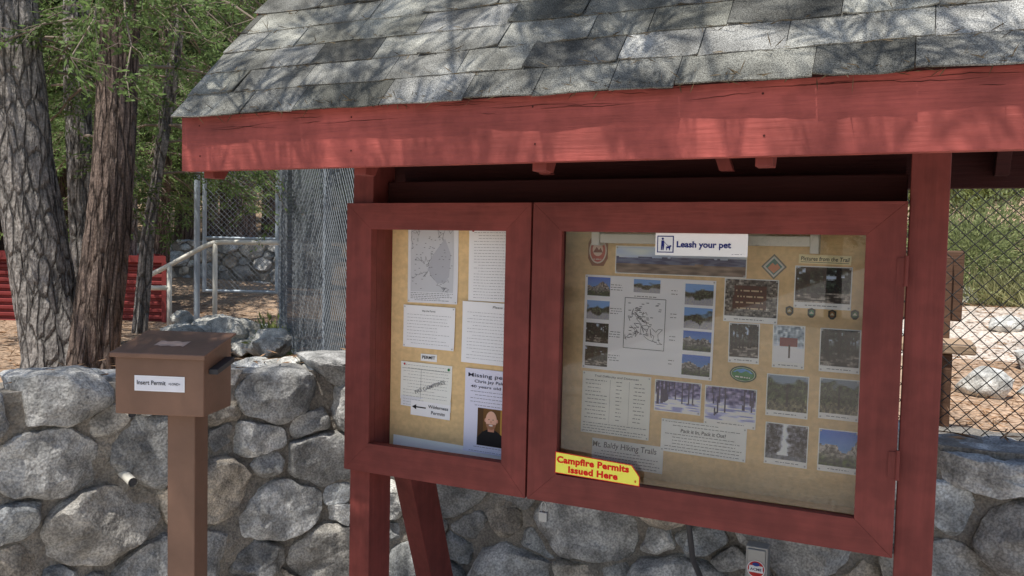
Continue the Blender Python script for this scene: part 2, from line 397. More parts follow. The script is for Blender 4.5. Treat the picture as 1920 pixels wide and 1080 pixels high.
# diagonal struts between the top plate and the eave
for X in (-1.05,-.48):
    b=B();b.prism([(X-.012,Z+.235),(X+.028,Z+.235),(X-.03,Z+.40),(X-.07,Z+.40)],2.44,2.475);obj('strut',b,red_v,bevel=.002,parent=roof)
# shingles
b=B();rnd=random.Random(5);ct,st=math.cos(TH),math.sin(TH)
exp_=.112;SL=(YR-YF)/ct+.03;nrow=int(SL/exp_)+2
def shp(side,x,u,h):
    y=YF-.028+u*ct-h*st;z=ZE-.0+(-.028/ct*st)+u*st+h*ct
    return (x,y if side==0 else 2*YR-y,z+.008)
for side in (0,1):
    for r_ in range(nrow):
        u0=r_*exp_;u1=min(u0+exp_+.03,SL+.03)
        if u1-u0<.03: continue
        x=XL-.015-rnd.uniform(0,.28)
        while x<XR+.015:
            wd=rnd.choice([.305,.26,.2,.16,.23])
            a=max(x+.001,XL-.015+rnd.uniform(-.004,.004));c=min(x+wd-.0015,XR+.015);x+=wd
            if c-a<.01: continue
            tn=rnd.choice([.5,.65,.8,.95,1.1,1.25])*rnd.uniform(.9,1.1);blu=rnd.uniform(.95,1.04)
            colr=(tn,tn*1.0,tn*blu)
            lift=rnd.uniform(.001,.003);du=rnd.uniform(-.004,.003);skew=rnd.uniform(-.004,.004)
            nseg=9;vs=[];fs=[]
            cl=rnd.choice([0,0,0,.004,.008])
            for i in range(nseg+1):
                t_=i/nseg
                xx=a+(c-a)*t_;wv=.004*nz3(xx*9,r_*3,side)+cl*(abs(t_-.5)*2)**4
                e=u0+du+skew*(t_-.5)*2+.002*nz3(xx*50,r_,1)
                vs+=[shp(side,xx,e,lift+wv+.0045),shp(side,xx,u1,.003),shp(side,xx,u1,.0),shp(side,xx,e,lift+wv+.0003)]
            for i in range(nseg):
                o=i*4;q=o+4
                fs+=[(o,q,q+1,o+1),(o+3,q+3,q,o),(o+2,q+2,q+3,o+3)]
            fs+=[(0,1,2,3),(nseg*4+3,nseg*4+2,nseg*4+1,nseg*4)]
            if side: fs=[f[::-1] for f in fs]
            b.add(vs,fs,0,colr)
x=XL-.015
while x<XR:
    tn=rnd.uniform(.7,1.2);y0=YR;zz=ZR+.020
    vs=[(x,y0-.11*ct,zz-.11*st+.012),(x+.2,y0-.11*ct,zz-.11*st+.003),(x+.2,y0,zz+.003),(x,y0,zz+.014),(x+.2,y0+.11*ct,zz-.11*st+.003),(x,y0+.11*ct,zz-.11*st+.012)]
    b.add(vs,[(0,1,2,3),(3,2,4,5)],0,(tn,tn,tn));x+=.125
obj('shingles',b,shing,parent=roof)
n=1300;C=np.zeros((n,3));D=np.random.normal(size=(n,3))
for i in range(n):
    if i<800: C[i]=(random.uniform(XL,XR),YF-random.uniform(-.003,.02),ZE-random.uniform(.0,.016))
    else: C[i]=shp(0,random.uniform(XL,XR),exp_*random.randint(1,5)-.008,.012)
D[:,1]*=.4;D[:,2]*=.25
leafobj('needle_debris',C,D,np.random.uniform(.02,.05,n),.0028,np.tile(np.array([[.16,.12,.07]]),(n,1))*np.random.uniform(.5,1.6,(n,1)),dry,(-.9,1.95,Z+.4),label='dry brown needles caught along the roof edge',category='needles',kind='stuff')
# display cases
ZT=Z+.143;ZB=Z-.807
def frame(name,x0,x1,ix0,ix1,iz0,iz1,y0,y1,parent):
    b=B();e=.0001
    b.prism([(x0,ZT),(x1,ZT),(ix1,iz1),(ix0,iz1)][::-1],y0,y1,0)
    b.prism([(x0,ZB),(ix0,iz0),(ix1,iz0),(x1,ZB)][::-1],y0,y1,0)
    b.prism([(x0,ZB+e*3),(x0,ZT-e*3),(ix0,iz1-e*2),(ix0,iz0+e*2)][::-1],y0+.0003,y1,1)
    b.prism([(x1,ZT-e*3),(x1,ZB+e*3),(ix1,iz0+e*2),(ix1,iz1-e*2)][::-1],y0+.0003,y1,1)
    return obj(name,b,[red_h,red_v],bevel=.0009,parent=parent)
case1=empty('display_case',(-1.42,2.5,ZB),parent=kiosk)
case2=empty('display_case',(-.53,2.5,ZB),parent=kiosk)
frame('door_frame',-1.782,-1.069,-1.678,-1.157,Z-.703,Z+.052,2.40,2.436,case1)
frame('door_frame',-1.062,.008,-.963,-.090,Z-.715,Z+.053,2.40,2.436,case2)
def casebox(x0,x1,yb,par_):
    t=.016
    for a,c in ((x0,x0+t),(x1-t,x1)):
        b=B();b.box(a,c,2.437,yb,ZB+.02,ZT-.012);obj('side_panel',b,red_v,parent=par_)
    b=B();b.box(x0+t+.001,x1-t-.001,2.437,yb,ZT-.03,ZT-.012);obj('top_panel',b,red_h,parent=par_)
    b=B();b.box(x0+t+.001,x1-t-.001,2.437,yb,ZB+.02,ZB+.04);obj('bottom_panel',b,red_h,parent=par_)
    b=B();b.box(x0+t+.001,x1-t-.001,yb-.012,yb+.01,ZB+.041,ZT-.031);obj('backing_board',b,ply,parent=par_)
casebox(-1.694,-1.076,2.545,case1)
casebox(-1.058,.002,2.585,case2)
b=B();b.box(-1.03,-.02,2.50,2.571,Z-.765,Z-.735);obj('inner_ledge',b,ply,parent=case2)
b=B();b.add([(-.964,2.42,Z-.716),(-.089,2.42,Z-.716),(-.089,2.42,Z+.054),(-.964,2.42,Z+.054)],[(0,1,2,3)]);obj('glass_pane',b,gl,parent=case2)
b=B();b.box(-.872,-.24,2.50,2.54,Z+.02,Z+.05);b.box(-.90,-.873,2.495,2.545,Z+.012,Z+.056);b.box(-.24,-.215,2.495,2.545,Z+.0,Z+.056)
obj('light_fixture',b,whitep,bevel=.003,parent=case2)
for z_ in (Z-.13,Z-.40):
    b=B();b.box(-1.04,-.985,2.45,2.462,z_-.012,z_+.012);obj('clip',b,greym,bevel=.002,parent=case2)
for z_ in (Z-.04,Z-.555):
    b=B();b.tube([(.011,2.397,z_-.04),(.011,2.397,z_+.04)],.005,10);b.box(-.012,.009,2.3975,2.3995,z_-.035,z_+.035)
    obj('hinge',b,red_v,parent=case2,smooth=True)
b=B();b.box(-1.024,-.996,2.412,2.428,Z-.878,Z-.848,0)
b.tube([(-1.018,2.42,Z-.85),(-1.018,2.42,Z-.826),(-1.015,2.42,Z-.817),(-1.01,2.42,Z-.814),(-1.005,2.42,Z-.817),(-1.002,2.42,Z-.826),(-1.002,2.42,Z-.85)],.0026,8)
obj('padlock',b,greym,bevel=.002,label='small grey steel padlock hanging under the display case',category='padlock')
b=B();b.tube([(-.60,2.66,Z-.70),(-.60,2.68,Z-.9),(-.605,2.78,Z-1.05),(-.60,2.95,Z-1.2),(-.56,3.02,Z-1.35),(-.52,3.03,Z-1.6)],.010,12,mi=0)
obj('conduit_pipe',b,darkin,smooth=True,label='thin grey conduit running down behind the kiosk',category='pipe')
# ------------------------------------------------------------ text + sheets
_tc={}
def textgeo(s,bold=0):
    k=(s,bold)
    if k in _tc:return _tc[k]
    cu=bpy.data.curves.new('t','FONT');cu.body=s;cu.size=1;cu.offset=bold;cu.resolution_u=3
    if bold>.03: cu.space_character=1.06
    o=bpy.data.objects.new('t',cu);col_.objects.link(o);dg=bpy.context.evaluated_depsgraph_get();dg.update()
    me=o.evaluated_get(dg).to_mesh()
    V=[(v.co.x,v.co.y) for v in me.vertices];P=[list(p.vertices) for p in me.polygons]
    o.evaluated_get(dg).to_mesh_clear();bpy.data.objects.remove(o);bpy.data.curves.remove(cu)
    _tc[k]=(V,P);return V,P
PA=(236,236,234)
class Sheet:
    """flat printed sheet: local u right, v up, origin at the centre"""
    def __init__(s,x0,z0,x1,z1,y,rot=0,curl=0):
        s.cx,s.cz=(x0+x1)/2,(z0+z1)/2;s.w,s.h=x1-x0,z1-z0;s.y=y;s.b=B();s.rot=math.radians(rot);s.curl=curl
        def T(p):
            u,k,v=p
            y_=s.y-.0007*k
            a=max(0,-v/(s.h/2));c_=.5+.5*u/(s.w/2)
            y_-=s.curl*(a**2*c_+max(0,v/(s.h/2))**3*(1-c_)*.4)
            cr,sr=math.cos(s.rot),math.sin(s.rot)
            return (s.cx+u*cr-v*sr,y_,Z+s.cz+u*sr+v*cr)
        s.b.T=T
    def rect(s,u0,v0,u1,v1,c,k=1,n=1):
        c=lin(c)
        for i in range(n):
            for j in range(n):
                a0=u0+(u1-u0)*i/n;a1=u0+(u1-u0)*(i+1)/n;b0=v0+(v1-v0)*j/n;b1=v0+(v1-v0)*(j+1)/n
                s.b.add([(a0,k,b0),(a1,k,b0),(a1,k,b1),(a0,k,b1)],[(0,1,2,3)],0,c)
    def base(s,c=PA,n=6): s.rect(-s.w/2,-s.h/2,s.w/2,s.h/2,tuple(min(252,x+32) for x in c),0,n);return s
    def poly(s,pts,c,k=1): s.b.add([(u,k,v) for u,v in pts],[list(range(len(pts)))],0,lin(c))
    def ell(s,cu,cv,a,b_,c,k=1,n=24): s.poly([(cu+a*math.cos(2*math.pi*i/n),cv+b_*math.sin(2*math.pi*i/n)) for i in range(n)],c,k)
    def line(s,pts,wd,c,k=1):
        for p,q in zip(pts[:-1],pts[1:]):
            dx,dz=q[0]-p[0],q[1]-p[1];l=math.hypot(dx,dz) or 1;nx_,nz_=-dz/l*wd/2,dx/l*wd/2
            s.poly([(p[0]-nx_,p[1]-nz_),(q[0]-nx_,q[1]-nz_),(q[0]+nx_,q[1]+nz_),(p[0]+nx_,p[1]+nz_)],c,k)
    def text(s,t,u,v,h,c=(30,30,30),w=None,al='c',bold=0.006,k=2,rot=0,shear=0):
        V,P=textgeo(t,bold)
        if not V:return
        sz=h/.7;x0=min(p[0] for p in V);x1=max(p[0] for p in V);sx=sz if w is None else w/(x1-x0)
        W_=(x1-x0)*sx;off=-x0*sx-(W_/2 if al=='c' else (W_ if al=='r' else 0));cr,sr=math.cos(math.radians(rot)),math.sin(math.radians(rot))
        vs=[]
        for a,b_ in V:
            xx=a*sx+off+shear*b_*sz;yy=b_*sz;vs.append((u+xx*cr-yy*sr,k,v+xx*sr+yy*cr))
        s.b.add(vs,P,0,lin(c))
    def lines(s,u0,u1,v1,v0,n,c=(120,120,122),wt=.0016,seed=1,indent=.1,k=1):
        r=random.Random(seed)
        for i in range(n):
            v=v1+(v0-v1)*i/max(1,n-1);u=u0+(r.random()<.2)*indent*(u1-u0);end=u1-(u1-u0)*r.choice([0,.03,.08,.3,.02])
            while u<end:
                l=r.uniform(.004,.014);s.rect(u,v-wt/2,min(u+l,end),v+wt/2,c,k);u+=l+.0028
    def pic(s,u0,v0,u1,v1,kind,seed,nx=34,ny=25,k=1,bright=1):
        r=random.Random(seed);tr=sorted((r.random(),r.uniform(.010,.035),r.uniform(-.12,.12)) for _ in range(r.randint(6,11)))
        for i in range(nx):
            for j in range(ny):
                a,b_=(i+.5)/nx,(j+.5)/ny;n1=nz3(a*4+seed*3.3,b_*4,seed*.7);n2=nz3(a*12+seed,b_*12,seed*1.3);n3=nz3(a*35,b_*35,seed*2.1);n4=nz3(a*3+seed,b_*22,seed)
                sm=lambda e0,e1,x:max(0,min(1,(x-e0)/(e1-e0)))
                mixc=lambda p,q,t:tuple(p[i_]+(q[i_]-p[i_])*t for i_ in range(3))
                if kind=='forest':
                    g_=46+60*n2+40*n3;up=(g_*.82,g_*.95,g_*.75);up=mixc(up,(190,205,225),sm(.25,.5,n1*.8+n2*.7)*sm(.5,.7,b_))
                    lit=sm(-.05,.3,n4+n2*.4);g2=165+60*n3;dn_=mixc((60,54,48),(g2,g2*.95,g2*.88),lit)
                    c=mixc(dn_,up,sm(.28,.38,b_+.15*n1))
                    for t_,w_,tl in tr:
                        if abs(a-t_-tl*b_)<w_ and b_>.2+t_*.12:c=(34+30*n3,28+20*n3,25)
                elif kind=='snow':
                    up=(100+150*n2,95+140*n2,140+120*n2);lit=sm(-.25,.1,n4+n1*.3);dn_=mixc((145,150,200),(236,238,250),lit)
                    c=mixc(dn_,up,sm(.45,.62,b_-.2*n1))
                    for t_,w_,tl in tr:
                        if abs(a-t_-tl*b_)<w_*.8 and b_>.3+.25*n1:c=(52,46,80)
                elif kind=='mount':
                    rd=.58+.35*nz3(a*2.3+seed,0,0)+.07*nz3(a*14,seed,0)
                    if b_>rd: c=(60+60*(1-b_),112+60*(1-b_),205)
                    else: g_=122+110*n2+60*n3;c=mixc((62+30*n2,74+40*n2,50),(g_,g_*.97,g_*.93),sm(.15,.35,b_-.2*n1))
                elif kind=='pano':
                    rd=.62+.14*nz3(a*4,0,seed)+.03*nz3(a*22,seed,0)
                    if b_>rd: c=(190+50*n1,205+40*n1,228+30*n1)
                    elif b_>rd-.25: c=mixc((52,66,104),(96,112,142),sm(-.3,.3,n2))
                    else: c=(118+50*n2,104+45*n2,92+40*n2)
                elif kind=='sign':
                    g_=95+110*n2+80*n3;c=(g_,g_*.97,g_*.9)
                    if .14+.04*b_<a<.80 and .2<b_<.84:
                        c=(78+20*n3,46,37)
                        if j%4==1 and n3>-.12 and .22<a<.74:c=(190,170,140)
                elif kind=='post':
                    c=mixc((230,234,244),(165+120*n2,180+110*n2,190+100*n2),sm(.4,.6,b_+.1*n1))
                    if .22<a<.8 and .42<b_<.68:c=(130,66,64)
                    if abs(a-.52)<.03 and .12<b_<.5:c=(70,50,45)
                elif kind=='water':
                    g_=66+90*n2+60*n3;c=(g_,g_,g_*1.1)
                    dx_=abs(a-.45-.06*nz3(b_*4,seed,0));wd_=.02+.12*(1-b_)**2+.06*n2
                    if b_>.12: c=mixc((222,228,240),c,sm(wd_,wd_+.09,dx_))
                    else: c=mixc(c,(150,160,170),.5)
                elif kind=='meadow':
                    g_=72+60*n2+50*n3;c=(g_*.88,g_,g_*.68)
                    c=mixc((g_*1.35,g_*1.3,g_),c,sm(.2,.4,b_-.2*n1))
                    c=mixc(c,(130,148,165),sm(.8,.9,b_+.2*n1))
                    if abs(a-.5)<.03 and .1<b_<.75:c=(45,38,34)
                elif kind=='road':
                    rdw=abs(a-.5-.2*n1)>b_*.5-.02
                    g_=55+70*n2+40*n3
                    c=mixc((175+30*n3,175+30*n3,180),(g_*.95,g_*1.1,g_*.8),sm(.32,.42,b_+.15*(not rdw)+.1*n1))
                    c=mixc(c,(120,172,230),sm(.62,.72,b_+.3*n1))
                c=tuple(max(8,min(250,x*bright)) for x in c)
                s.rect(u0+(u1-u0)*i/nx,v0+(v1-v0)*j/ny,u0+(u1-u0)*(i+1)/nx,v0+(v1-v0)*(j+1)/ny,c,k)
    def pins(s,c=(190,190,190)):
        for a in(-1,1):
            for b_ in (-1,1): s.ell(a*(s.w/2-.006),b_*(s.h/2-.006),.0028,.0028,c,3,8)
    def done(s,name,label,cat,group=None):
        return obj(name,s.b,paper,origin=(s.cx,s.y,Z+s.cz),label=label,category=cat,group=group)
YL=2.531;YRr=2.571
G='notices pinned in the display case'
def S_(y,r,rot=0,curl=0): return Sheet(r[0],r[1],r[2],r[3],y,rot,curl)
s=S_(YL,(-1.66,-.745,-1.13,-.70),-1.5);s.base((215,215,210));s.done('paper_sheet','curled white paper lying along the case bottom','paper')
s=S_(YL,(-1.608,-.205,-1.402,.075),.3,.004);s.base((206,207,210))
r=random.Random(3)
s.rect(-.09,-.10,.085,.125,(210,212,216),1)
for k_ in range(9):
    x,y=r.uniform(-.08,.07),r.uniform(-.09,.11);pts=[(x,y)]
    for _ in range(14):
        x=max(-.088,min(.082,x+r.uniform(-.02,.02)));y=max(-.098,min(.12,y+r.uniform(-.02,.022)));pts.append((x,y))
    s.line(pts,.0011,(110,112,118),2)
s.poly([(.0,.03),(.05,.09),(.08,.02),(.07,-.06),(.02,-.07),(-.02,-.02)],(188,190,197),2)
for _ in range(60): x,y=r.uniform(-.085,.08),r.uniform(-.095,.12);s.rect(x,y,x+.006,y+.0015,(90,90,95),3)
s.lines(-.09,.085,-.105,-.13,5,(110,110,112),seed=4);s.pins();s.done('trail_map','black and white trail map sheet on tan board','map')
s=S_(YL,(-1.360,-.188,-1.15,.075),.2,.003);s.base((220,220,222));s.lines(-.085,.09,.115,-.12,24,(140,140,143),.0012,seed=5);s.ell(-.088,.112,.005,.005,(170,40,50),3,10);s.done('paper_notice','white typed notice pinned on tan board','notice',G)
s=S_(YL-.002,(-1.622,-.368,-1.410,-.216),-.6,.004);s.base((224,224,222));s.text('Day Use Permit',0,.055,.006,(90,90,90),al='c');s.lines(-.09,.09,.043,-.06,10,(150,150,150),.0012,seed=6);s.pins();s.done('paper_notice','small white form pinned under a map','notice',G)
s=S_(YL-.003,(-1.380,-.406,-1.14,-.192),-.8,.006);s.base((226,226,224));s.text('Please Note',.035,.088,.008,(95,95,95),w=.075,shear=.2);s.lines(-.10,.115,.07,-.09,15,(150,150,152),.0012,seed=8);s.done('paper_notice','white letter sheet overlapping the notice above','notice',G)
s=S_(YL,(-1.548,-.414,-1.481,-.388));s.base((225,224,218),2);s.text('PERMIT',0,-.0045,.011,(30,30,35),w=.054,bold=.012);s.done('permit_label','small white label reading PERMIT','label')
s=S_(YL,(-1.631,-.560,-1.419,-.422),-1.0,.006);s.base((215,215,206));s.lines(-.095,.095,.058,-.055,11,(150,150,145),.0012,seed=9)
s.line([(-.1,.045),(.1,.045)],.001,(90,90,90));s.line([(-.02,.045),(-.02,-.06)],.001,(130,130,130));s.text('NO CAMPFIRES',.02,-.02,.013,(130,130,132),w=.13,rot=22,k=3,bold=.004)
s.ell(-.09,.06,.004,.004,(180,40,40),3,10);s.ell(.093,.055,.005,.005,(40,130,70),3,10);s.done('permit_form','filled permit form stamped no campfires','form')
s=S_(YL-.002,(-1.628,-.585,-1.42,-.548),-2);s.base((205,206,208),3);s.lines(-.095,.095,.008,-.012,3,(150,150,150),.0012,seed=12);s.done('paper_sheet','white sheet under the permit form','paper')
s=S_(YL-.003,(-1.585,-.614,-1.422,-.560),-1.5);s.base((220,221,230),3);s.line([(-.068,.004),(-.018,.004)],.0045,(25,25,30));s.poly([(-.076,.004),(-.058,.013),(-.058,-.005)],(25,25,30),2)
s.text('Wilderness',.033,.006,.0115,(15,15,20),w=.082);s.text('Permits',.033,-.015,.0115,(15,15,20),w=.056);s.done('arrow_sign','white paper sign with black arrow to wilderness permits','sign')
s=S_(YL-.001,(-1.366,-.718,-1.150,-.425),-.8,.004);s.base((203,203,222))
s.text('Missing person',0,.118,.0135,(30,30,52),w=.19,k=2);s.text('Chris Jay Palmer',0,.099,.010,(40,40,60),w=.14);s.text('40 years old born',0,.081,.009,(40,40,60),w=.17)
s.lines(-.085,.09,.068,.020,5,(100,100,118),.0015,seed=13)
u0,v0,u1,v1=-.054,-.118,.054,.012
s.rect(u0,v0,u1,v1,(120,84,44),1);s.rect(u0,v0,u0+.022,v1,(86,60,36),2);s.rect(.034,v0,u1,v1,(196,150,70),2)
s.poly([(u0,v0),(u1,v0),(u1,-.085),(.03,-.068),(.014,-.06),(-.014,-.06),(-.034,-.07),(u0,-.092)],(24,24,28),3)
s.poly([(-.012,-.067),(.012,-.067),(.014,-.045),(-.014,-.045)],(205,145,120),4)
s.ell(0,-.026,.0215,.031,(240,188,162),5);s.ell(-.0225,-.028,.004,.007,(220,160,135),4,10);s.ell(.0225,-.028,.004,.007,(220,160,135),4,10)
s.poly([(.0195*math.cos(t_),-.040+.019*math.sin(t_)) for t_ in np.linspace(math.pi,2*math.pi,14)],(170,120,90),6)
s.ell(0,-.044,.008,.003,(240,225,220),7,12);s.ell(-.008,-.024,.0026,.0013,(60,40,35),7,8);s.ell(.008,-.024,.0026,.0013,(60,40,35),7,8);s.ell(0,-.032,.0035,.004,(220,160,135),7,10)
s.lines(-.085,.09,-.125,-.14,2,(110,110,125),.0013,seed=14)
s.done('missing_person_poster','white missing person poster with portrait photo','poster')
def photo(r,kind,seed,label,rot=0,strip=True,nx=34,ny=25,bright=1.1):
    x0,z0,x1,z1=r;s=Sheet(x0,z0-(.018 if strip else 0),x1,z1,YRr,rot,.002);s.base((222,221,215),2)
    s.pic(-s.w/2+.003,-s.h/2+(.018 if strip else .003),s.w/2-.003,s.h/2-.003,kind,seed,nx,ny,1,bright)
    if strip: s.lines(-s.w*.3,s.w*.3,-s.h/2+.009,-s.h/2+.009,1,(110,110,110),.002,seed)
    s.pins();return s.done('photo_print',label,'photo','trail photos pinned on tan board')
photo((-.842,-.078,-.425,.012),'pano',21,'wide panorama print of a valley and hills',-.3,False,90,22)
photo((-.286,-.143,-.128,-.036),'forest',22,'dark photo print of snowy forest trail',-.4)
photo((-.490,-.195,-.330,-.080),'sign',23,'photo print of a brown wooden trail sign',-.5)
photo((-.472,-.320,-.380,-.215),'forest',24,'small photo print of tall dark trees',.3)
photo((-.342,-.325,-.250,-.214),'post',25,'photo print of a signpost in snow',.2)
photo((-.209,-.326,-.098,-.216),'forest',26,'photo print of forest with brown sign',-.3,bright=.95)
photo((-.699,-.512,-.550,-.411),'snow',27,'photo print of snow under dark trees',-.8,False)
photo((-.539,-.520,-.382,-.415),'snow',28,'photo print of snowy campsite with trees',-.6)
photo((-.355,-.472,-.234,-.363),'meadow',29,'photo print of green slope with post',-.4)
photo((-.205,-.465,-.095,-.362),'meadow',30,'photo print of wooded hillside',-.3,bright=1)
photo((-.354,-.619,-.230,-.510),'water',31,'photo print of a rocky waterfall',-.8)
photo((-.202,-.620,-.092,-.512),'mount',32,'photo print of a rocky mountain and blue sky',-.5)
s=Sheet(-.945,-.397,-.517,-.087,YRr-.001,-.8,.004);s.base((222,223,232))
U=lambda r:(r[0]-s.cx,r[1]-s.cz,r[2]-s.cx,r[3]-s.cz)
kk=['mount','road','forest','forest'];z_s=[(-.155,-.094),(-.232,-.171),(-.310,-.245),(-.387,-.322)]
for i,(a,c) in enumerate(z_s): s.pic(*U((-.936,a,-.858,c)),kk[i],40+i,24,18)
kk=['road','road','mount','mount']
for i,(a,c) in enumerate([(-.165,-.100),(-.239,-.174),(-.309,-.247),(-.386,-.322)]):
    s.pic(*U((-.612,a,-.524,c)),kk[i],50+i,24,18)
    s.lines(.075,.095,(a+c)/2-s.cz+.008,(a+c)/2-s.cz-.003,2,(70,70,70),.0018,60+i)
for i,(a,c) in enumerate(z_s): s.lines(-.125,-.085,(a+c)/2-s.cz+.008,(a+c)/2-s.cz-.008,3,(70,70,70),.0018,70+i)
s.pic(*U((-.779,-.136,-.692,-.094)),'road',60,24,14)
u0,v0,u1,v1=U((-.806,-.318,-.672,-.155));s.line([(u0,v0),(u1,v0),(u1,v1),(u0,v1),(u0,v0)],.0018,(50,50,50));rr=random.Random(9)
for _ in range(9):
    x,y=rr.uniform(u0+.02,u1-.02),rr.uniform(v0+.03,v1-.03);pts=[(x,y)]
    for _k in range(9): x=max(u0+.004,min(u1-.004,x+rr.uniform(-.018,.018)));y=max(v0+.02,min(v1-.01,y+rr.uniform(-.018,.018)));pts.append((x,y))
    s.line(pts,.0014,(95,95,98),1)
for _ in range(45): x,y=rr.uniform(u0+.01,u1-.02),rr.uniform(v0+.02,v1-.012);s.rect(x,y,x+.009,y+.002,(70,70,74),2)
s.lines(u0+.03,u1-.03,v1+.006,v1+.006,1,(60,60,60),.002,3)
s.pins();s.done('trail_map_poster','large white poster with trail map and small photos','poster')
s=Sheet(-.945,-.610,-.712,-.405,YRr,-.7,.003);s.base((214,214,204));s.text('Trail Difficulty and Distances',0,.087,.0065,(50,50,50),w=.15,shear=.15)
for i in range(11):
    v=.075-i*.0125;s.lines(-.105,-.03,v,v,1,(95,95,90),.0020,80+i);s.lines(.0,.02,v,v,1,(95,95,90),.002,90+i);s.lines(.06,.1,v,v,1,(95,95,90),.002,100+i)
for u in(-.02,.045): s.line([(u,.08),(u,-.062)],.0008,(120,120,115))
s.lines(-.11,.11,-.068,-.095,4,(85,85,82),.0017,seed=15);s.pins();s.done('distance_table','white sheet with a table of trail distances','notice',G)
s=Sheet(-.674,-.640,-.408,-.535,YRr,-.9,.003);s.base((216,218,214));s.text('Pack it In, Pack it Out!',0,.014,.0115,(35,35,38),w=.14,shear=.1,bold=.01);s.lines(-.12,.12,.045,.034,2,(90,90,90),.0017,seed=16);s.lines(-.12,.12,.006,-.044,6,(85,85,87),.0017,seed=17);s.pins();s.done('pack_out_notice','white notice reading Pack it In, Pack it Out','notice')
s=Sheet(-.905,-.712,-.665,-.625,YRr,-.8,.003);s.base((212,214,208));s.text('Mt. Baldy Hiking Trails',-.01,.016,.019,(38,42,52),w=.215,shear=.08,bold=.006);s.lines(-.11,.11,.004,-.036,5,(90,90,90),.0017,seed=18);s.done('trails_notice','white title notice reading Mt. Baldy Hiking Trails','notice')
s=Sheet(-.276,-.030,-.132,-.003,YRr-.002,-1);s.base((222,206,158),2);s.text('Pictures from the Trail',0,-.004,.012,(45,38,25),w=.132,shear=.1,bold=.012);s.line([(-.066,-.0085),(.066,-.0085)],.0012,(60,50,30));s.done('caption_strip','tan caption strip reading Pictures from the Trail','label')
s=Sheet(-.936,-.056,-.868,.046,YRr-.001);s.poly([(-.02,-.05),(.02,-.05),(.034,-.025),(.034,.025),(.02,.05),(-.02,.05),(-.034,.025),(-.034,-.025)],(150,100,74),0)
s.ell(0,0,.03,.042,(225,212,198),1);s.ell(0,0,.026,.037,(195,100,86),2);s.ell(0,.004,.018,.022,(235,205,188),3);s.poly([(-.016,-.006),(-.004,.012),(.004,.002),(.010,.010),(.017,-.006)],(140,80,70),4)
s.lines(-.014,.014,-.028,-.028,1,(225,215,205),.003,3,k=5);s.done('wooden_emblem','round red emblem on a wooden plaque','emblem')
s=Sheet(-.383,-.079,-.309,-.003,YRr-.001);s.poly([(0,-.038),(.037,0),(0,.038),(-.037,0)],(128,130,120),0);s.poly([(0,-.032),(.031,0),(0,.032),(-.031,0)],(215,215,205),1);s.poly([(0,-.025),(.024,0),(0,.025),(-.024,0)],(95,145,135),2)
s.poly([(-.018,-.004),(-.004,.012),(.004,.004),(.010,.010),(.019,-.003),(0,-.02)],(215,150,115),3);s.done('diamond_emblem','diamond shaped patch with mountain scene','emblem')
s=Sheet(-.465,-.396,-.385,-.347,YRr-.001,-3);s.ell(0,0,.040,.025,(40,80,48),0);s.ell(0,0,.036,.021,(205,215,190),1);s.ell(0,0,.034,.0195,(55,125,62),2);s.poly([(-.030,.004),(-.02,.012),(0,.018),(.02,.012),(.03,.004)],(95,165,225),3);s.poly([(-.031,-.001),(-.018,.008),(-.006,.003),(.008,.011),(.03,.001),(.03,-.004),(-.03,-.004)],(50,140,75),4);s.lines(-.022,.022,-.009,-.009,1,(235,235,225),.004,4,k=5);s.done('oval_emblem','green oval patch with hills and blue sky','emblem')
for (x,z,c) in [(-.297,-.171,(140,115,40)),(-.235,-.174,(60,130,100)),(-.178,-.176,(150,105,60)),(-.117,-.173,(70,110,60))]:
    s=Sheet(x-.011,z-.014,x+.011,z+.014,YRr-.001);s.poly([(-.011,-.006),(-.004,-.014),(.004,-.014),(.011,-.006),(.011,.010),(0,.015),(-.011,.010)],(50,52,40),0);s.ell(0,.001,.007,.009,c,1,12);s.poly([(-.006,-.002),(0,.006),(.006,-.002)],(210,205,180),2);s.done('small_badge','small shield shaped trail patch','badge','small patches on tan board')
s=Sheet(-.668,-.014,-.399,.052,2.416);s.base((226,229,233),1);bl=(25,35,118)
s.rect(-.129,-.025,-.079,.025,bl,1);s.rect(-.126,-.022,-.082,.022,(238,240,243),2)
s.ell(-.112,.016,.0035,.0035,bl,3,12);s.poly([(-.116,.011),(-.108,.011),(-.107,-.002),(-.109,-.018),(-.112,-.018),(-.1125,-.004),(-.114,-.018),(-.117,-.018)],bl,3)
s.line([(-.109,.008),(-.103,.002),(-.094,-.006)],.0012,bl,3);s.poly([(-.101,-.007),(-.093,-.006),(-.089,-.002),(-.085,-.005),(-.088,-.008),(-.090,-.018),(-.092,-.018),(-.093,-.012),(-.098,-.012),(-.099,-.018),(-.101,-.018)],bl,3)
s.text('Leash your pet',-.070,-.008,.0175,bl,w=.158,al='l',bold=.028);s.lines(.09,.12,-.026,-.026,1,(150,150,160),.0012,3)
s.done('leash_sign','white sticker reading Leash your pet','sign')
s=Sheet(-.965,-.714,-.689,-.640,2.397,-.3)
P=[(-.138,-.032),(.138,-.036),(.138,-.006),(.112,.027),(-.138,.036)]
s.poly(P,(235,50,45),0);s.poly([(-.1355,-.0295),(.1355,-.0335),(.1355,-.007),(.1105,.0245),(-.1355,.0335)],(255,248,100),1)
s.text('Campfire Permits',-.014,.003,.0195,(230,20,20),w=.236,bold=.045);s.text('Issued Here',-.012,-.025,.0195,(230,20,20),w=.162,bold=.045)
s.ell(.125,-.022,.003,.004,(225,120,40),3,10);s.done('campfire_sticker','yellow sticker with red lettering about campfire permits','sticker')
b=B();b.box(-.472,-.394,3.05,3.11,Z-1.20,Z-1.065,0);b.box(-.465,-.401,3.044,3.05,Z-1.192,Z-1.073,0)
b.tube([(-.433,3.08,Z-1.195),(-.433,3.08,Z-1.6)],.011,10)
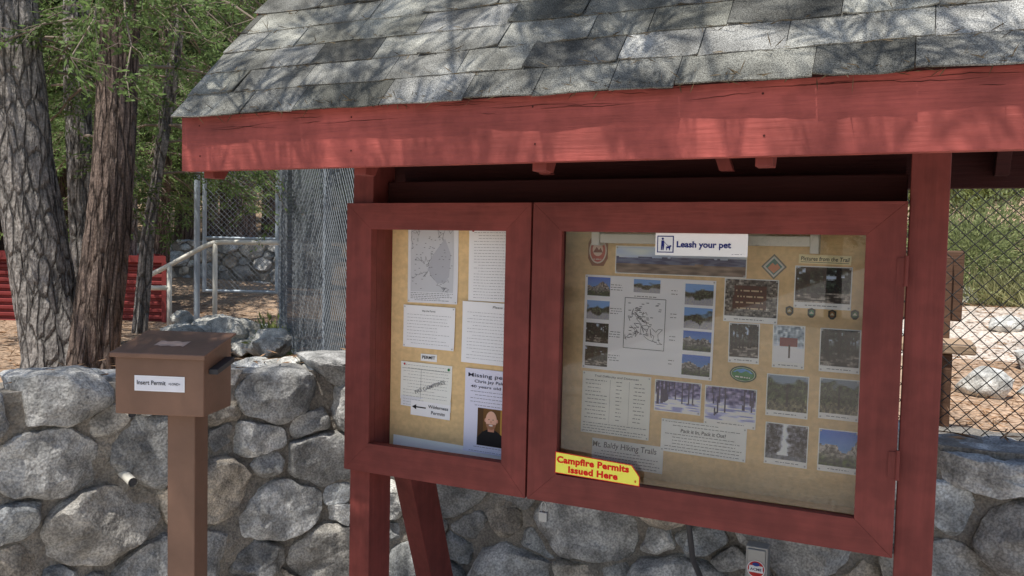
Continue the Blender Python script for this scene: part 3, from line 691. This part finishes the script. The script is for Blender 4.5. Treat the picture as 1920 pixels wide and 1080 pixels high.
ob=obj('outlet_box',b,greym,bevel=.003,label='grey metal electrical box on conduit by stone wall',category='electrical box')
s=Sheet(-.467,-1.178,-.399,-1.110,3.042);s.ell(0,0,.032,.032,(235,235,238),0,28);s.ell(0,0,.029,.029,(200,50,50),1,28);s.rect(-.024,.004,.024,.013,(245,245,248),2);s.rect(-.026,-.012,.026,-.004,(245,245,248),2);s.ell(0,.018,.013,.007,(50,70,150),3)
s.rect(-.024,-.006,.024,.008,(245,245,248),4);s.text('ACME',0,-.004,.009,(35,45,90),w=.04,bold=.02,k=5);s.done('round_sticker','round red white and blue sticker reading ACME','sticker')
# ------------------------------------------------------------ permit box
ang=math.radians(19);cx,cy=-2.065,1.835
ca,sa=math.cos(ang),math.sin(ang)
def T(p): return (cx+p[0]*ca-p[1]*sa,cy+p[0]*sa+p[1]*ca,p[2])
pb=empty('permit_box',(cx,cy,0),'brown metal permit drop box on a square post','drop box')
b=B();b.T=T;b.box(-.001,.091,.05,.14,0,Z-.546);obj('post',b,brown,bevel=.004,parent=pb)
b=B();b.T=T;b.prism([(.0,Z-.545),(.19,Z-.545),(.19,Z-.318),(.0,Z-.362)],-.145,.145,ax='x');obj('box_body',b,brown,bevel=.004,parent=pb)
b=B();b.T=T;b.prism([(-.014,Z-.361),(.205,Z-.3095),(.205,Z-.3035),(-.014,Z-.351)],-.155,.155,ax='x');b.box(-.155,.155,-.015,-.011,Z-.366,Z-.352)
obj('lid',b,brown,bevel=.002,parent=pb)
b=B();b.T=T;b.prism([(.03,Z-.40),(.15,Z-.375),(.15,Z-.392),(.03,Z-.416)],.146,.175,ax='x');obj('slot_flap',b,darkin,bevel=.001,parent=pb)
b=B();b.T=lambda p:T((p[0],-.0016-.0005*p[1],p[2]))
def pr(u0,v0,u1,v1,c,k): b.add([(u0,k,v0),(u1,k,v0),(u1,k,v1),(u0,k,v1)],[(0,1,2,3)],0,lin(c))
pr(-.080,Z-.470,.084,Z-.422,(240,241,245),0);pr(-.076,Z-.466,.080,Z-.426,(230,231,238),1)
for tx,u,v,h,w_ in [('Insert Permit',-.071,Z-.450,.0135,.094),('<LOND>',.032,Z-.449,.0075,.038)]:
    V,P=textgeo(tx,.012);x0=min(p[0] for p in V);x1=max(p[0] for p in V);sx=w_/(x1-x0)
    b.add([(u+(a-x0)*sx,3,v+c*h/.7) for a,c in V],P,0,lin((30,30,40)))
obj('paper_label',b,paper,parent=pb)
b=B();b.T=T
lz=lambda y:Z-.351+(y+.014)/.219*.0475+.0012
pts=[(-.05+.1*i/8,.055+.004*math.sin(i*2.1)) for i in range(9)]+[(.05-.1*i/8,.10+.004*math.cos(i*1.7)) for i in range(9)]
b.add([(x,y,lz(y)) for x,y in pts],[list(range(len(pts)))],0,lin((186,160,146)));obj('label_residue',b,paper,parent=pb)
fnp,_l=make_path(WP)
for ss,zz in ((6.55,Z-.66),(6.55,Z-.93)):
    p,nn=fnp(ss);b=B();a=Vector((p.x,p.y,zz));n3_=Vector((nn.x,nn.y,-.1))
    b.tube([a-n3_*.02,a+n3_*.13],.018,16,cap=False);b.tube([a+n3_*.13,a-n3_*.02],.014,16,mi=1,cap=True)
    obj('drain_pipe',b,[whitep,darkin],smooth=True,label='short white drain pipe stub in the stone wall',category='pipe',group='drain pipes in the wall')
# ------------------------------------------------------------ fences
def chain(b,p0,p1,z0,z1,cell=.06,r=.0014,mi=0):
    p0=Vector((p0[0],p0[1],0));p1=Vector((p1[0],p1[1],0));L=(p1-p0).length;d=(p1-p0)/L;nrm=Vector((-d.y,d.x,0))
    H=z1-z0;off=.0022
    for sgn in (1,-1):
        k=-H if sgn>0 else 0
        end=L if sgn>0 else L+H
        while k<end:
            if sgn>0: t0=max(0,-k);t1=min(H,L-k)
            else: t0=max(0,k-L);t1=min(H,k)
            if t1>t0+.01:
                nseg=max(1,int((t1-t0)/.25));pts=[]
                for i in range(nseg+1):
                    tt=t0+(t1-t0)*i/nseg;u_=k+sgn*tt;zz=z0+tt
                    wob=.004*nz3(u_*4,zz*4,1)
                    pts.append(p0+d*(u_+.006*nz3(u_*3,zz*3,5))+Vector((0,0,zz+.006*nz3(u_*3,zz*3,9)))+nrm*(off*sgn+wob))
                b.tube(pts,r,4,mi,cap=False)
            k+=cell
f=empty('chain_link_fence',(1.2,3.42,1.0),'black chain link fence along the stone wall top','fence')
b=B();chain(b,(.0,3.42),(2.6,3.42),.95,2.9,.062,.0017);obj('wire_mesh',b,blackwire,parent=f)
for x in (-.02,2.6):
    b=B();b.tube([(x,3.44,.7),(x,3.44,2.95)],.03,14);obj('post',b,blackwire,smooth=True,parent=f)
b=B();b.tube([(.0,3.43,2.92),(2.6,3.43,2.92)],.02,12);obj('top_rail',b,blackwire,smooth=True,parent=f)
FP0=(-2.28,3.50);FP1=(-5.18,5.94)
f=empty('chain_link_fence',(-3.7,4.7,.65),'chain link fence with dark shade cloth','fence')
b=B();chain(b,FP0,FP1,.68,2.75,.06,.0018);obj('wire_mesh',b,grywire,parent=f)
b=B();dx,dy=.013,.015
nn=24
vs=[];fs=[]
for i in range(nn+1):
    t=i/nn;x=FP0[0]+(FP1[0]-FP0[0])*t+dx;y=FP0[1]+(FP1[1]-FP0[1])*t+dy+.02*math.sin(t*50)*.4
    vs+=[(x,y+.01,.70),(x,y+.02*nz3(t*9,1,1)+.012,1.7),(x,y+.01,2.7)]
for i in range(nn): o=i*3;fs+=[(o,o+3,o+4,o+1),(o+1,o+4,o+5,o+2)]
b.add(vs,fs);obj('shade_cloth',b,cloth,parent=f)
for t in (0,.5,1):
    x=FP0[0]+(FP1[0]-FP0[0])*t+.03;y=FP0[1]+(FP1[1]-FP0[1])*t+.035
    b=B();b.tube([(x,y,.5),(x,y,2.85)],.03,14);obj('post',b,galv,smooth=True,parent=f)
b=B();b.tube([(FP0[0]+.03,FP0[1]+.03,2.8),(FP1[0]+.03,FP1[1]+.03,2.8)],.02,12);obj('top_rail',b,galv,smooth=True,parent=f)
GA=Vector((-6.91,6.75,0));GB=Vector((-6.19,7.09,0))
f=empty('chain_link_gate',((-6.55),6.92,.65),'grey pipe framed chain link gate','gate')
def gp(t,z): p=GA.lerp(GB,t);return (p.x,p.y,Z+z)
b=B()
for t in (0,1): b.tube([gp(t,-.56),gp(t,1.15)],.024,12)
for z_ in (-.55,1.14,.03): b.tube([gp(0,z_),gp(1,z_)],.018,12)
obj('gate_frame',b,galv,smooth=True,parent=f)
b=B();chain(b,(GA.x,GA.y),(GB.x,GB.y),Z-.54,Z+1.13,.06,.0026);obj('wire_mesh',b,grywire,parent=f)
for gx,gy in ((-6.13,7.14),(-6.98,6.71)):
    b=B();b.tube([(gx,gy,.5),(gx,gy,Z+1.4)],.032,14);obj('gate_post',b,galv,smooth=True,parent=f)
b=B()
b.tube([(-6.885,6.25,Z-.5),(-7.05,6.18,Z-.505),(-7.14,6.14,Z-.49),(-7.16,6.135,Z-.45),(-7.14,6.14,Z-.41),(-6.9,6.25,Z-.27),(-6.55,6.41,Z-.055),(-6.47,6.45,Z-.022),(-6.38,6.49,Z-.012),(-5.80,6.76,Z-.006)],.025,12)
b.tube([(-6.885,6.25,Z-1.05),(-6.885,6.25,Z-.27)],.025,12)
b.tube([(-6.46,6.455,Z-1.0),(-6.46,6.455,Z-.03)],.025,12)
obj('handrail',b,whitep,smooth=True,angle=None,label='cream painted pipe handrail beside stone steps',category='handrail')
# dumpster
b=B();A=Vector((-9.9,5.30,0));C2=Vector((-7.23,6.51,0));d=(C2-A).normalized();nb=Vector((-.775,.632,0))
pr_=[];nr=9
for i in range(nr):
    z0=.66+.68*i/nr;z1=.66+.68*(i+.5)/nr;z2=.66+.68*(i+1)/nr
    pr_+=[(0,z0),(0,z1-.01),(.03,z1+.005),(.03,z2-.01)]
pr_+=[(0,1.34),(-.04,1.35),(-.04,1.42),(.05,1.42)]
vs=[]
for p in (A,C2):
    for q in pr_: vs.append(tuple(p+nb*q[0]+Vector((0,0,q[1]))))
n=len(pr_);fs=[(i,n+i,n+i+1,i+1) for i in range(n-1)]
b.add(vs,fs)
b.add([tuple(C2+nb*o_+Vector((0,0,q))) for o_ in (0,1.5) for q in (.66,1.42)],[(0,2,3,1)])
b.add([tuple(A+nb*1.5+Vector((0,0,.66))),tuple(C2+nb*1.5+Vector((0,0,.66))),tuple(C2+nb*1.5+Vector((0,0,1.42))),tuple(A+nb*1.5+Vector((0,0,1.42)))],[(0,1,2,3)])
b.add([tuple(A+nb*.06+Vector((0,0,1.38))),tuple(C2+nb*.06+Vector((0,0,1.38))),tuple(C2+nb*1.45+Vector((0,0,1.38))),tuple(A+nb*1.45+Vector((0,0,1.38)))],[(0,1,2,3)])
for t in (.02,.33,.64,.985):
    p=A.lerp(C2,t);q=p+d*.05;o=-.05
    vs=[tuple(v+nb*k_+Vector((0,0,z_))) for z_ in (.62,1.36) for v,k_ in ((p,o),(q,o),(q,.03),(p,.03))];b.add(vs,[(0,1,2,3),(4,5,6,7),(0,1,5,4),(1,2,6,5),(2,3,7,6),(3,0,4,7)])
obj('dumpster',b,dump,label='dark red ribbed metal dumpster under the trees',category='dumpster')
bn=empty('park_bench',(-.3,4.4,.65),'brown plank park bench with tan seat','bench')
b=B();b.box(-1.1,.27,4.5,4.54,Z-.31,Z+.03);obj('backrest',b,woodb,bevel=.008,parent=bn)
b=B();b.box(-1.1,.31,4.12,4.46,Z-.43,Z-.39);obj('seat',b,woodt,bevel=.006,parent=bn)
for x in (.16,-1.0):
    b=B();b.box(x,x+.06,4.46,4.498,.6,Z+.0);b.box(x,x+.06,4.15,4.2,.6,Z-.435);b.box(x,x+.06,4.2,4.46,Z-.49,Z-.435);obj('leg',b,woodb,bevel=.004,parent=bn)
# ------------------------------------------------------------ rocks
def rock(x,y,r,seed,name='boulder',label='rounded grey granite boulder on forest floor',sq=.65,zoff=0,zabs=None,group='granite boulders on the ground'):
    rn=random.Random(seed);z=gh(x,y) if zabs is None else zabs;b=B();vs=[];fs=[];n,m_=26,16
    planes=[(Vector((rn.gauss(0,1),rn.gauss(0,1),rn.gauss(0,.8)+.2)).normalized(),rn.uniform(.6,.9)) for _ in range(10)]
    ax=(rn.uniform(.8,1.3),rn.uniform(.8,1.2),sq)
    for i in range(1,m_):
        ph=math.pi*i/m_
        for k in range(n):
            t=2*math.pi*k/n;v=Vector((math.sin(ph)*math.cos(t),math.sin(ph)*math.sin(t),math.cos(ph)))
            for nn_,o in planes:
                e=v.dot(nn_)-o
                if e>0:v-=nn_*e
            v+=v*(.12*noise.noise(v*2.5+Vector((seed,0,0)))+.04*noise.noise(v*7+Vector((seed,0,0))))
            vs.append((x+v.x*r*ax[0],y+v.y*r*ax[1],z+zoff+r*sq*.45+v.z*r*ax[2]))
    top=len(vs);vs.append((x,y,z+zoff+r*sq*1.2));vs.append((x,y,z+zoff-r*sq*.5))
    for i in range(m_-2):
        for k in range(n): k2=(k+1)%n;fs.append((i*n+k,(i+1)*n+k,(i+1)*n+k2,i*n+k2))
    for k in range(n): k2=(k+1)%n;fs.append((top,k,k2));fs.append((top+1,(m_-2)*n+k2,(m_-2)*n+k))
    g_=rn.uniform(.9,1.45);b.add(vs,fs,0,(g_,g_,g_*.97))
    return obj(name,b,stone,smooth=True,angle=38,label=label,category='boulder',group=group)
rr=random.Random(17)
for i in range(34):
    t=rr.random();d=rr.uniform(6.8,8.3);r_=-.405+.125*t
    rock(-.4256*d+.9047*r_*d,.9036*d+.4261*r_*d,rr.uniform(.09,.2),i,zoff=rr.uniform(0,.16))
for i in range(26): rock(rr.uniform(.45,2.4),rr.uniform(4.9,7.4),rr.uniform(.08,.20),100+i)
for i in range(10): rock(rr.uniform(0,4),rr.uniform(8,14),rr.uniform(.12,.3),150+i)
for i in range(12):
    d=rr.uniform(4.6,7);r_=rr.uniform(-.62,-.3);rock(-.4256*d+.9047*r_*d,.9036*d+.4261*r_*d,rr.uniform(.04,.1),130+i)
for i in range(20):
    ss=rr.uniform(5.1,8.2);p,nn_=fnp(ss);q=p-nn_*rr.uniform(.15,.42)
    rock(q.x,q.y,rr.uniform(.05,.11),300+i,label='loose pale stone bedded on the wall top',sq=.45,zabs=WTOP(ss)-.07,group='loose stones on the wall top')
stone_wall('stone_wall',[(-7.6,9.75),(-11.2,8.0)],.72,lambda s:1.58,.4,.30,31,'distant low stone retaining wall')
# ------------------------------------------------------------ trees
def furrow(sc_,amp):
    def f(t,p,r):
        a=nz3(math.cos(t)*sc_,math.sin(t)*sc_,p.z*1.3);c=nz3(math.cos(t)*sc_*2.6+7,math.sin(t)*sc_*2.6,p.z*3.2);e=nz3(math.cos(t)*2,math.sin(t)*2,p.z*.8)
        return amp*(1-2.6*abs(a))-amp*abs(c)+.02*e
    return f
def interp_path(P,step):
    out=[];rs=[]
    for (a,ra),(c,rc) in zip(P[:-1],P[1:]):
        n=max(1,int(math.dist(a,c)/step))
        for i in range(n):
            t=i/n;out.append(tuple(a[k]+(c[k]-a[k])*t for k in range(3)));rs.append(ra+(rc-ra)*t)
    out.append(P[-1][0]);rs.append(P[-1][1]);return out,rs
def near_tree(label,P,m,seed,nb=26,zlo=1.9,zhi=4.2,amp=.014,nleaf=24,bright=1):
    rn=random.Random(seed);base=P[0][0]
    t=empty('conifer_tree',(base[0],base[1],gh(base[0],base[1])),label,'tree')
    pts,rs=interp_path(P,.045);b=B();b.tube(pts,rs,72,0,disp=furrow(11,amp));obj('trunk',b,m,smooth=True,angle=None,parent=t)
    C=[];D=[];K=[];bt=B()
    def along(z):
        for (a,ra),(c,rc) in zip(P[:-1],P[1:]):
            if a[2]<=z<=c[2]:
                u=(z-a[2])/(c[2]-a[2]);return Vector(a).lerp(Vector(c),u)
        return Vector(P[-1][0])
    for i in range(nb):
        z=rn.uniform(zlo,zhi);p=along(z);a=rn.uniform(0,2*math.pi);L=rn.uniform(.7,1.9)
        d=Vector((math.cos(a),math.sin(a),0));pts=[];q=p.copy();sl=rn.uniform(-.1,.3)
        for k in range(9):
            pts.append(tuple(q));q=q+d*L/8+Vector((rn.gauss(0,.03),rn.gauss(0,.03),sl*L/8-.010*k));sl-=.10
        bt.tube(pts,[.011*(1-k/9)+.002 for k in range(9)],5,cap=False)
        bare=rn.random()<.2
        for k in range(2,9):
            for _ in range(3):
                o=Vector(pts[k]);tw=(d*rn.uniform(.2,1)+Vector((rn.gauss(0,.8),rn.gauss(0,.8),rn.uniform(-.9,.1)))).normalized();tl=rn.uniform(.12,.4)
                bt.tube([tuple(o),tuple(o+tw*tl*.5),tuple(o+tw*tl+Vector((0,0,-.05)))],[.003,.002,.001],4,cap=False)
                if bare: continue
                kk_=rn.uniform(.6,1.6)*bright
                for j in range(nleaf):
                    u=rn.random();pp=o+tw*tl*u+Vector((rn.gauss(0,.02),rn.gauss(0,.02),-.05*u*u+rn.gauss(0,.02)))
                    C.append(pp);dd=tw+Vector((rn.gauss(0,.6),rn.gauss(0,.6),rn.gauss(0,.5)));D.append(dd);K.append(kk_*rn.uniform(.75,1.25))
    obj('branch',bt,twigm,parent=t)
    if C:
        n=len(C);g_=np.array(K)[:,None]*np.array([[.14,.21,.07]])
        leafobj('crown',np.array([tuple(c) for c in C]),np.array([tuple(c) for c in D]),np.random.uniform(.03,.065,n),.017,g_,leafm,base,parent=t)
    return t
gz=.62
near_tree('thick grey barked conifer leaning over the dumpster',[((-5.33,3.86,gz-.1),.235),((-5.35,3.86,gz+.15),.195),((-5.47,3.83,Z-.2),.185),((-5.60,3.80,Z+.54),.19),((-5.74,3.8,Z+1.7),.17),((-6.1,3.8,8),.1)],barkg,1,nb=20,zlo=2.6,zhi=5.2)
near_tree('tall red brown barked cedar behind the stone wall',[((-5.10,3.95,gz-.1),.175),((-5.11,3.96,gz+.12),.148),((-5.08,4.03,Z-.2),.138),((-5.04,4.09,Z+.55),.132),((-5.02,4.15,Z+1.7),.105),((-5.1,4.2,8),.08)],barkr,2,nb=22,zlo=2.5,zhi=5.2)
near_tree('dark slender conifer trunk between larger trees',[((-6.10,4.75,.5),.12),((-6.28,4.77,Z+.3),.095),((-6.36,4.8,Z+2),.085),((-6.3,4.8,8),.06)],barkg,3,nb=20,zlo=2.2,zhi=5)
near_tree('thin leaning young conifer with drooping branches',[((-6.68,5.68,.5),.06),((-6.6,5.72,Z),.055),((-6.42,5.8,Z+1.2),.045),((-6.2,5.9,Z+3),.03),((-6.1,5.9,7),.015)],barkg,4,nb=40,zlo=2.0,zhi=5,amp=.006,bright=1.3)
near_tree('slender conifer standing behind the gate',[((-8.6,7.6,.6),.12),((-8.5,7.65,Z+2),.1),((-8.4,7.7,7),.05)],barkr,6,nb=36,zlo=2.3,zhi=5,amp=.012,bright=1.4)
near_tree('reddish cedar trunk behind the gate',[((-10.1,10.6,.8),.3),((-10.1,10.6,Z+2),.26),((-10.1,10.6,10),.1)],barkr,8,nb=24,zlo=2.8,zhi=6,amp=.02,bright=1.4)
near_tree('slim dark conifer trunk near the dumpster',[((-8.3,6.9,.6),.08),((-8.25,6.95,Z+1.5),.07),((-8.2,7,7),.03)],barkg,9,nb=26,zlo=2.4,zhi=5,amp=.008,bright=1.4)
def proto_tree(seed,H,kind):
    rn=np.random.RandomState(seed);b=B()
    b.tube([(0,0,-.6),(0,0,.5),(.1,0,H*.4),(0,.1,H)],[.26,.2,.14,.02],10)
    C=[];D=[];K=[]
    nb=85 if kind=='con' else 48
    for i in range(nb):
        f_=(i/nb)
        z=(2.2+(H-2.4)*f_) if kind=='con' else rn.uniform(.25*H,H*.9)
        L=((1-f_)*2.3+.45)*rn.uniform(.6,1.15) if kind=='con' else rn.uniform(1.,2.6)
        a=rn.uniform(0,6.28);d=np.array([math.cos(a),math.sin(a),0.]);dr=rn.uniform(-.35,.05) if kind=='con' else rn.uniform(-.1,.5)
        b.tube([(0,0,z),tuple(d*L*.5+np.array([0,0,z+dr*L*.4])),tuple(d*L*.95+np.array([0,0,z+dr*L]))],[.03,.018,.005],4,cap=False)
        br=rn.uniform(.55,1.5)
        m_=int(10*L)
        for k in range(m_):
            t=rn.uniform(.15,1);c=d*L*t+np.array([0,0,z+dr*L*t])+rn.normal(0,.10 if kind=='con' else .28,3)
            q=12
            C.append(c+rn.normal(0,.085,(q,3)));dd=np.tile(d*.7,(q,1))+rn.normal(0,.7,(q,3));dd[:,2]-=.15;D.append(dd);K.append(br*rn.uniform(.7,1.3,(q,1)))
    C=np.concatenate(C);D=np.concatenate(D);K=np.concatenate(K)
    colr=np.array([[.14,.205,.075]]) if kind=='con' else np.array([[.32,.39,.15]])
    return b,C,D,K*colr
protos=[]
for sd,H,kd in ((1,12,'con'),(2,10,'con'),(3,7.5,'oak'),(4,5,'oak')):
    b,C,D,K=proto_tree(sd,H,kd);protos.append((kd,b,C,D,K))
first={}
def put_tree(pi,x,y,s,rot,lab):
    kd,b,C,D,K=protos[pi];z=gh(x,y)
    nm='conifer_tree' if kd=='con' else 'leafy_tree'
    t=empty(nm,(x,y,z),lab,'tree',group='forest trees behind the kiosk')
    if pi not in first:
        a=obj('trunk',b,barkr,origin=(0,0,0),smooth=True,angle=None);c=leafobj('crown',C,D,np.random.uniform(.09,.17,len(C)),.05,K,leafm,(0,0,0));first[pi]=(a,c)
    else:
        a0,c0=first[pi];a=a0.copy();c=c0.copy();col_.objects.link(a);col_.objects.link(c)
    for o in (a,c): o.parent=t;o.location=(0,0,0)
    t.scale=(s,s,s);t.rotation_euler=(0,0,rot)
rn=random.Random(4)
def far(az,d,pi,s):
    a=math.radians(az);x,y=-math.sin(a)*d,math.cos(a)*d
    put_tree(pi,x,y,s,rn.uniform(0,6.28),'green conifer in the forest' if pi<2 else 'bright leafy tree in the forest')
for i in range(36):
    az=rn.uniform(33,64);d=13.5+34*rn.random()**1.0
    if 38<az<48 and d<18: continue
    far(az,d,rn.choice([0,1,1,2,3]),rn.uniform(.8,1.3))
for i in range(10): far(rn.uniform(36,60),rn.uniform(15,24),3,rn.uniform(.5,.8))
for i in range(5): far(rn.uniform(50,62),rn.uniform(12,14.5),rn.choice([0,1]),rn.uniform(.8,1))
for i in range(20): far(rn.uniform(-14,0),rn.uniform(17,42),rn.choice([0,2,3,3]),rn.uniform(.6,1.0))
for a,d in ((150,15),(175,18),(205,16),(125,17),(235,17)): far(a,d,rn.choice([0,1]),1)
def shrub(x,y,r,seed,lab,colr,grass=False,n=2200):
    rn_=np.random.RandomState(seed);z=gh(x,y)
    if grass:
        D=rn_.normal(0,.6,(n,3));D[:,2]=np.abs(D[:,2])+.6;C=np.stack([x+rn_.normal(0,r*.25,n),y+rn_.normal(0,r*.25,n),np.full(n,z)],1);L=rn_.uniform(.4,1.1,n)*r;W=.014
    else:
        D=rn_.normal(0,1,(n,3));D/=np.linalg.norm(D,axis=1)[:,None];rad=rn_.uniform(.3,1,n)[:,None]*r*(1+.3*np.sin(D[:,:1]*7+seed)+.25*np.sin(D[:,1:2]*9+seed*2));C=D*rad*np.array([[1,1,.8]])+np.array([[x,y,z+r*.6]]);L=rn_.uniform(.04,.09,n);W=.022
    K=np.tile(np.array([colr]),(n,1))*rn_.uniform(.5,1.5,(n,1))
    leafobj('shrub' if not grass else 'grass_clump',C,D,L,W,K,leafm,(x,y,z),label=lab,category='plant',group='undergrowth plants')
for i in range(14): shrub(rn.uniform(.2,4.5),rn.uniform(12,15),rn.uniform(.7,1.2),200+i,'bright green leafy shrub on the bank',(.26,.30,.13))
for i in range(4): shrub(rn.uniform(1.2,3.2),rn.uniform(9,12),rn.uniform(.5,.8),220+i,'tall pale dry grass clump',(.42,.42,.22),True,900)
for i,(px,d) in enumerate(((-.30,7.6),(-.285,7.2))):
    shrub(-.4256*d+.9047*px*d,.9036*d+.4261*px*d,.22,240+i,'small green shrub beside the fence post',(.26,.30,.10),n=500)
n=9600;C=np.zeros((n,3))
for i in range(n):
    if i<6500: d=4.2+7*random.random()**1.3;r_=random.uniform(-.66,-.24)
    elif i<9000: d=4.2+6*random.random();r_=random.uniform(.5,.66)
    if i<9000:
        x=-.4256*d+.9047*r_*d;y=.9036*d+.4261*r_*d;C[i]=(x,y,gh(x,y)+.006)
    else:
        ss=random.uniform(1,8);p,nn=fnp(ss);q=p-nn*random.uniform(.05,.38);C[i]=(q.x,q.y,WTOP(ss)-.02+random.uniform(-.02,.03))
D=np.random.normal(size=(n,3));D[:,2]*=.12
leafobj('pine_needle_litter',C,D,np.random.uniform(.04,.13,n),.007,np.array([[.30,.18,.10]])*np.random.uniform(.4,1.7,(n,1)),dry,(0,0,0),label='dry brown pine needles scattered over the ground',category='needles',kind='stuff')
# ------------------------------------------------------------ overhanging pine (its branches shade the kiosk)
base=(1.6,-3.2,0)
pt=empty('pine_tree',base,'tall pine whose branches overhang the kiosk','tree')
b=B();b.tube([(1.6,-3.2,-.2),(1.6,-3.2,.3),(1.5,-3.1,4),(1.4,-3,9)],[.36,.28,.24,.15],24);obj('trunk',b,barkr,smooth=True,angle=None,parent=pt)
bt=B();C=[];D=[];LL=[];WW=[];rn=random.Random(21)
def needle(p,dd,l,w_): C.append(tuple(p));D.append(tuple(dd));LL.append(l);WW.append(w_)
def bough(tx,ty,tz,reach,nt,nn,wd,i,lk=.1):
    sx=tx+rn.uniform(.1,.6);sy=ty-reach;a=Vector((sx,sy,tz+lk));e=Vector((tx,ty,tz));pts=[]
    for k in range(8):
        p=a.lerp(e,k/7)+Vector((rn.gauss(0,.02),rn.gauss(0,.02),-.012*(k-3)**2*.3));pts.append(tuple(p))
    bt.tube(pts,[.006*(1-k/9)+.0015 for k in range(8)],5,cap=False)
    if i%4==0: bt.tube([(1.5,-3.1,tz+.3),tuple((Vector((1.5,-3.1,tz+.3))+a)/2+Vector((0,0,.4))),pts[0]],[.05,.022,.009],6,cap=False)
    else: bt.tube([tuple(a+Vector((.5,-1.2,.5))),pts[0]],[.014,.007],5,cap=False)
    for k in range(2,8):
        for _ in range(nt):
            dd=((e-a).normalized()*.9+Vector((rn.gauss(0,.5),rn.gauss(0,.5),rn.gauss(0,.2)))).normalized();L=rn.uniform(.08,.25);o=Vector(pts[k])
            bt.tube([tuple(o),tuple(o+dd*L)],[.003,.0015],4,cap=False)
            for j in range(3):
                p=o+dd*L*(.4+.3*j)
                for _q in range(nn): needle(p,dd*1.1+Vector((rn.gauss(0,.4),rn.gauss(0,.4),rn.gauss(0,.3))),rn.uniform(.07,.15),wd)
for i in range(26): bough(-4.3+5.6*(i+rn.random())/26,rn.uniform(.5,1.75),rn.uniform(3.55,4.7),rn.uniform(.8,1.4),3,11,.006,i,.25)
# lower boughs just in front of the eave: crisp streaky shadows on fascia and lower roof
for i in range(17): bough(-2.5+3.0*(i+rn.random())/17,rn.uniform(1.10,1.62),rn.uniform(3.0,3.5),rn.uniform(.4,.7),2,9,.0065,i)
for i in range(38):
    c=Vector((rn.uniform(-4.6,1.3),rn.uniform(-.2,1.75),rn.uniform(4.0,5.0)));rd=rn.uniform(.10,.24)
    bt.tube([tuple(c+Vector((.3,-.9,.1))),tuple(c)],[.01,.004],5,cap=False)
    for _ in range(int(1700*rd)):
        v=Vector((rn.gauss(0,1),rn.gauss(0,1),rn.gauss(0,.5)))
        needle(c+v*rd*.55,v+Vector((0,.6,0)),rn.uniform(.08,.15),.013)
obj('branch',bt,twigm,parent=pt)
n=len(C);leafobj('crown',np.array(C),np.array(D),np.array(LL),np.array(WW),np.array([[.06,.10,.035]])*np.random.uniform(.6,1.3,(n,1)),leafm,base,parent=pt)
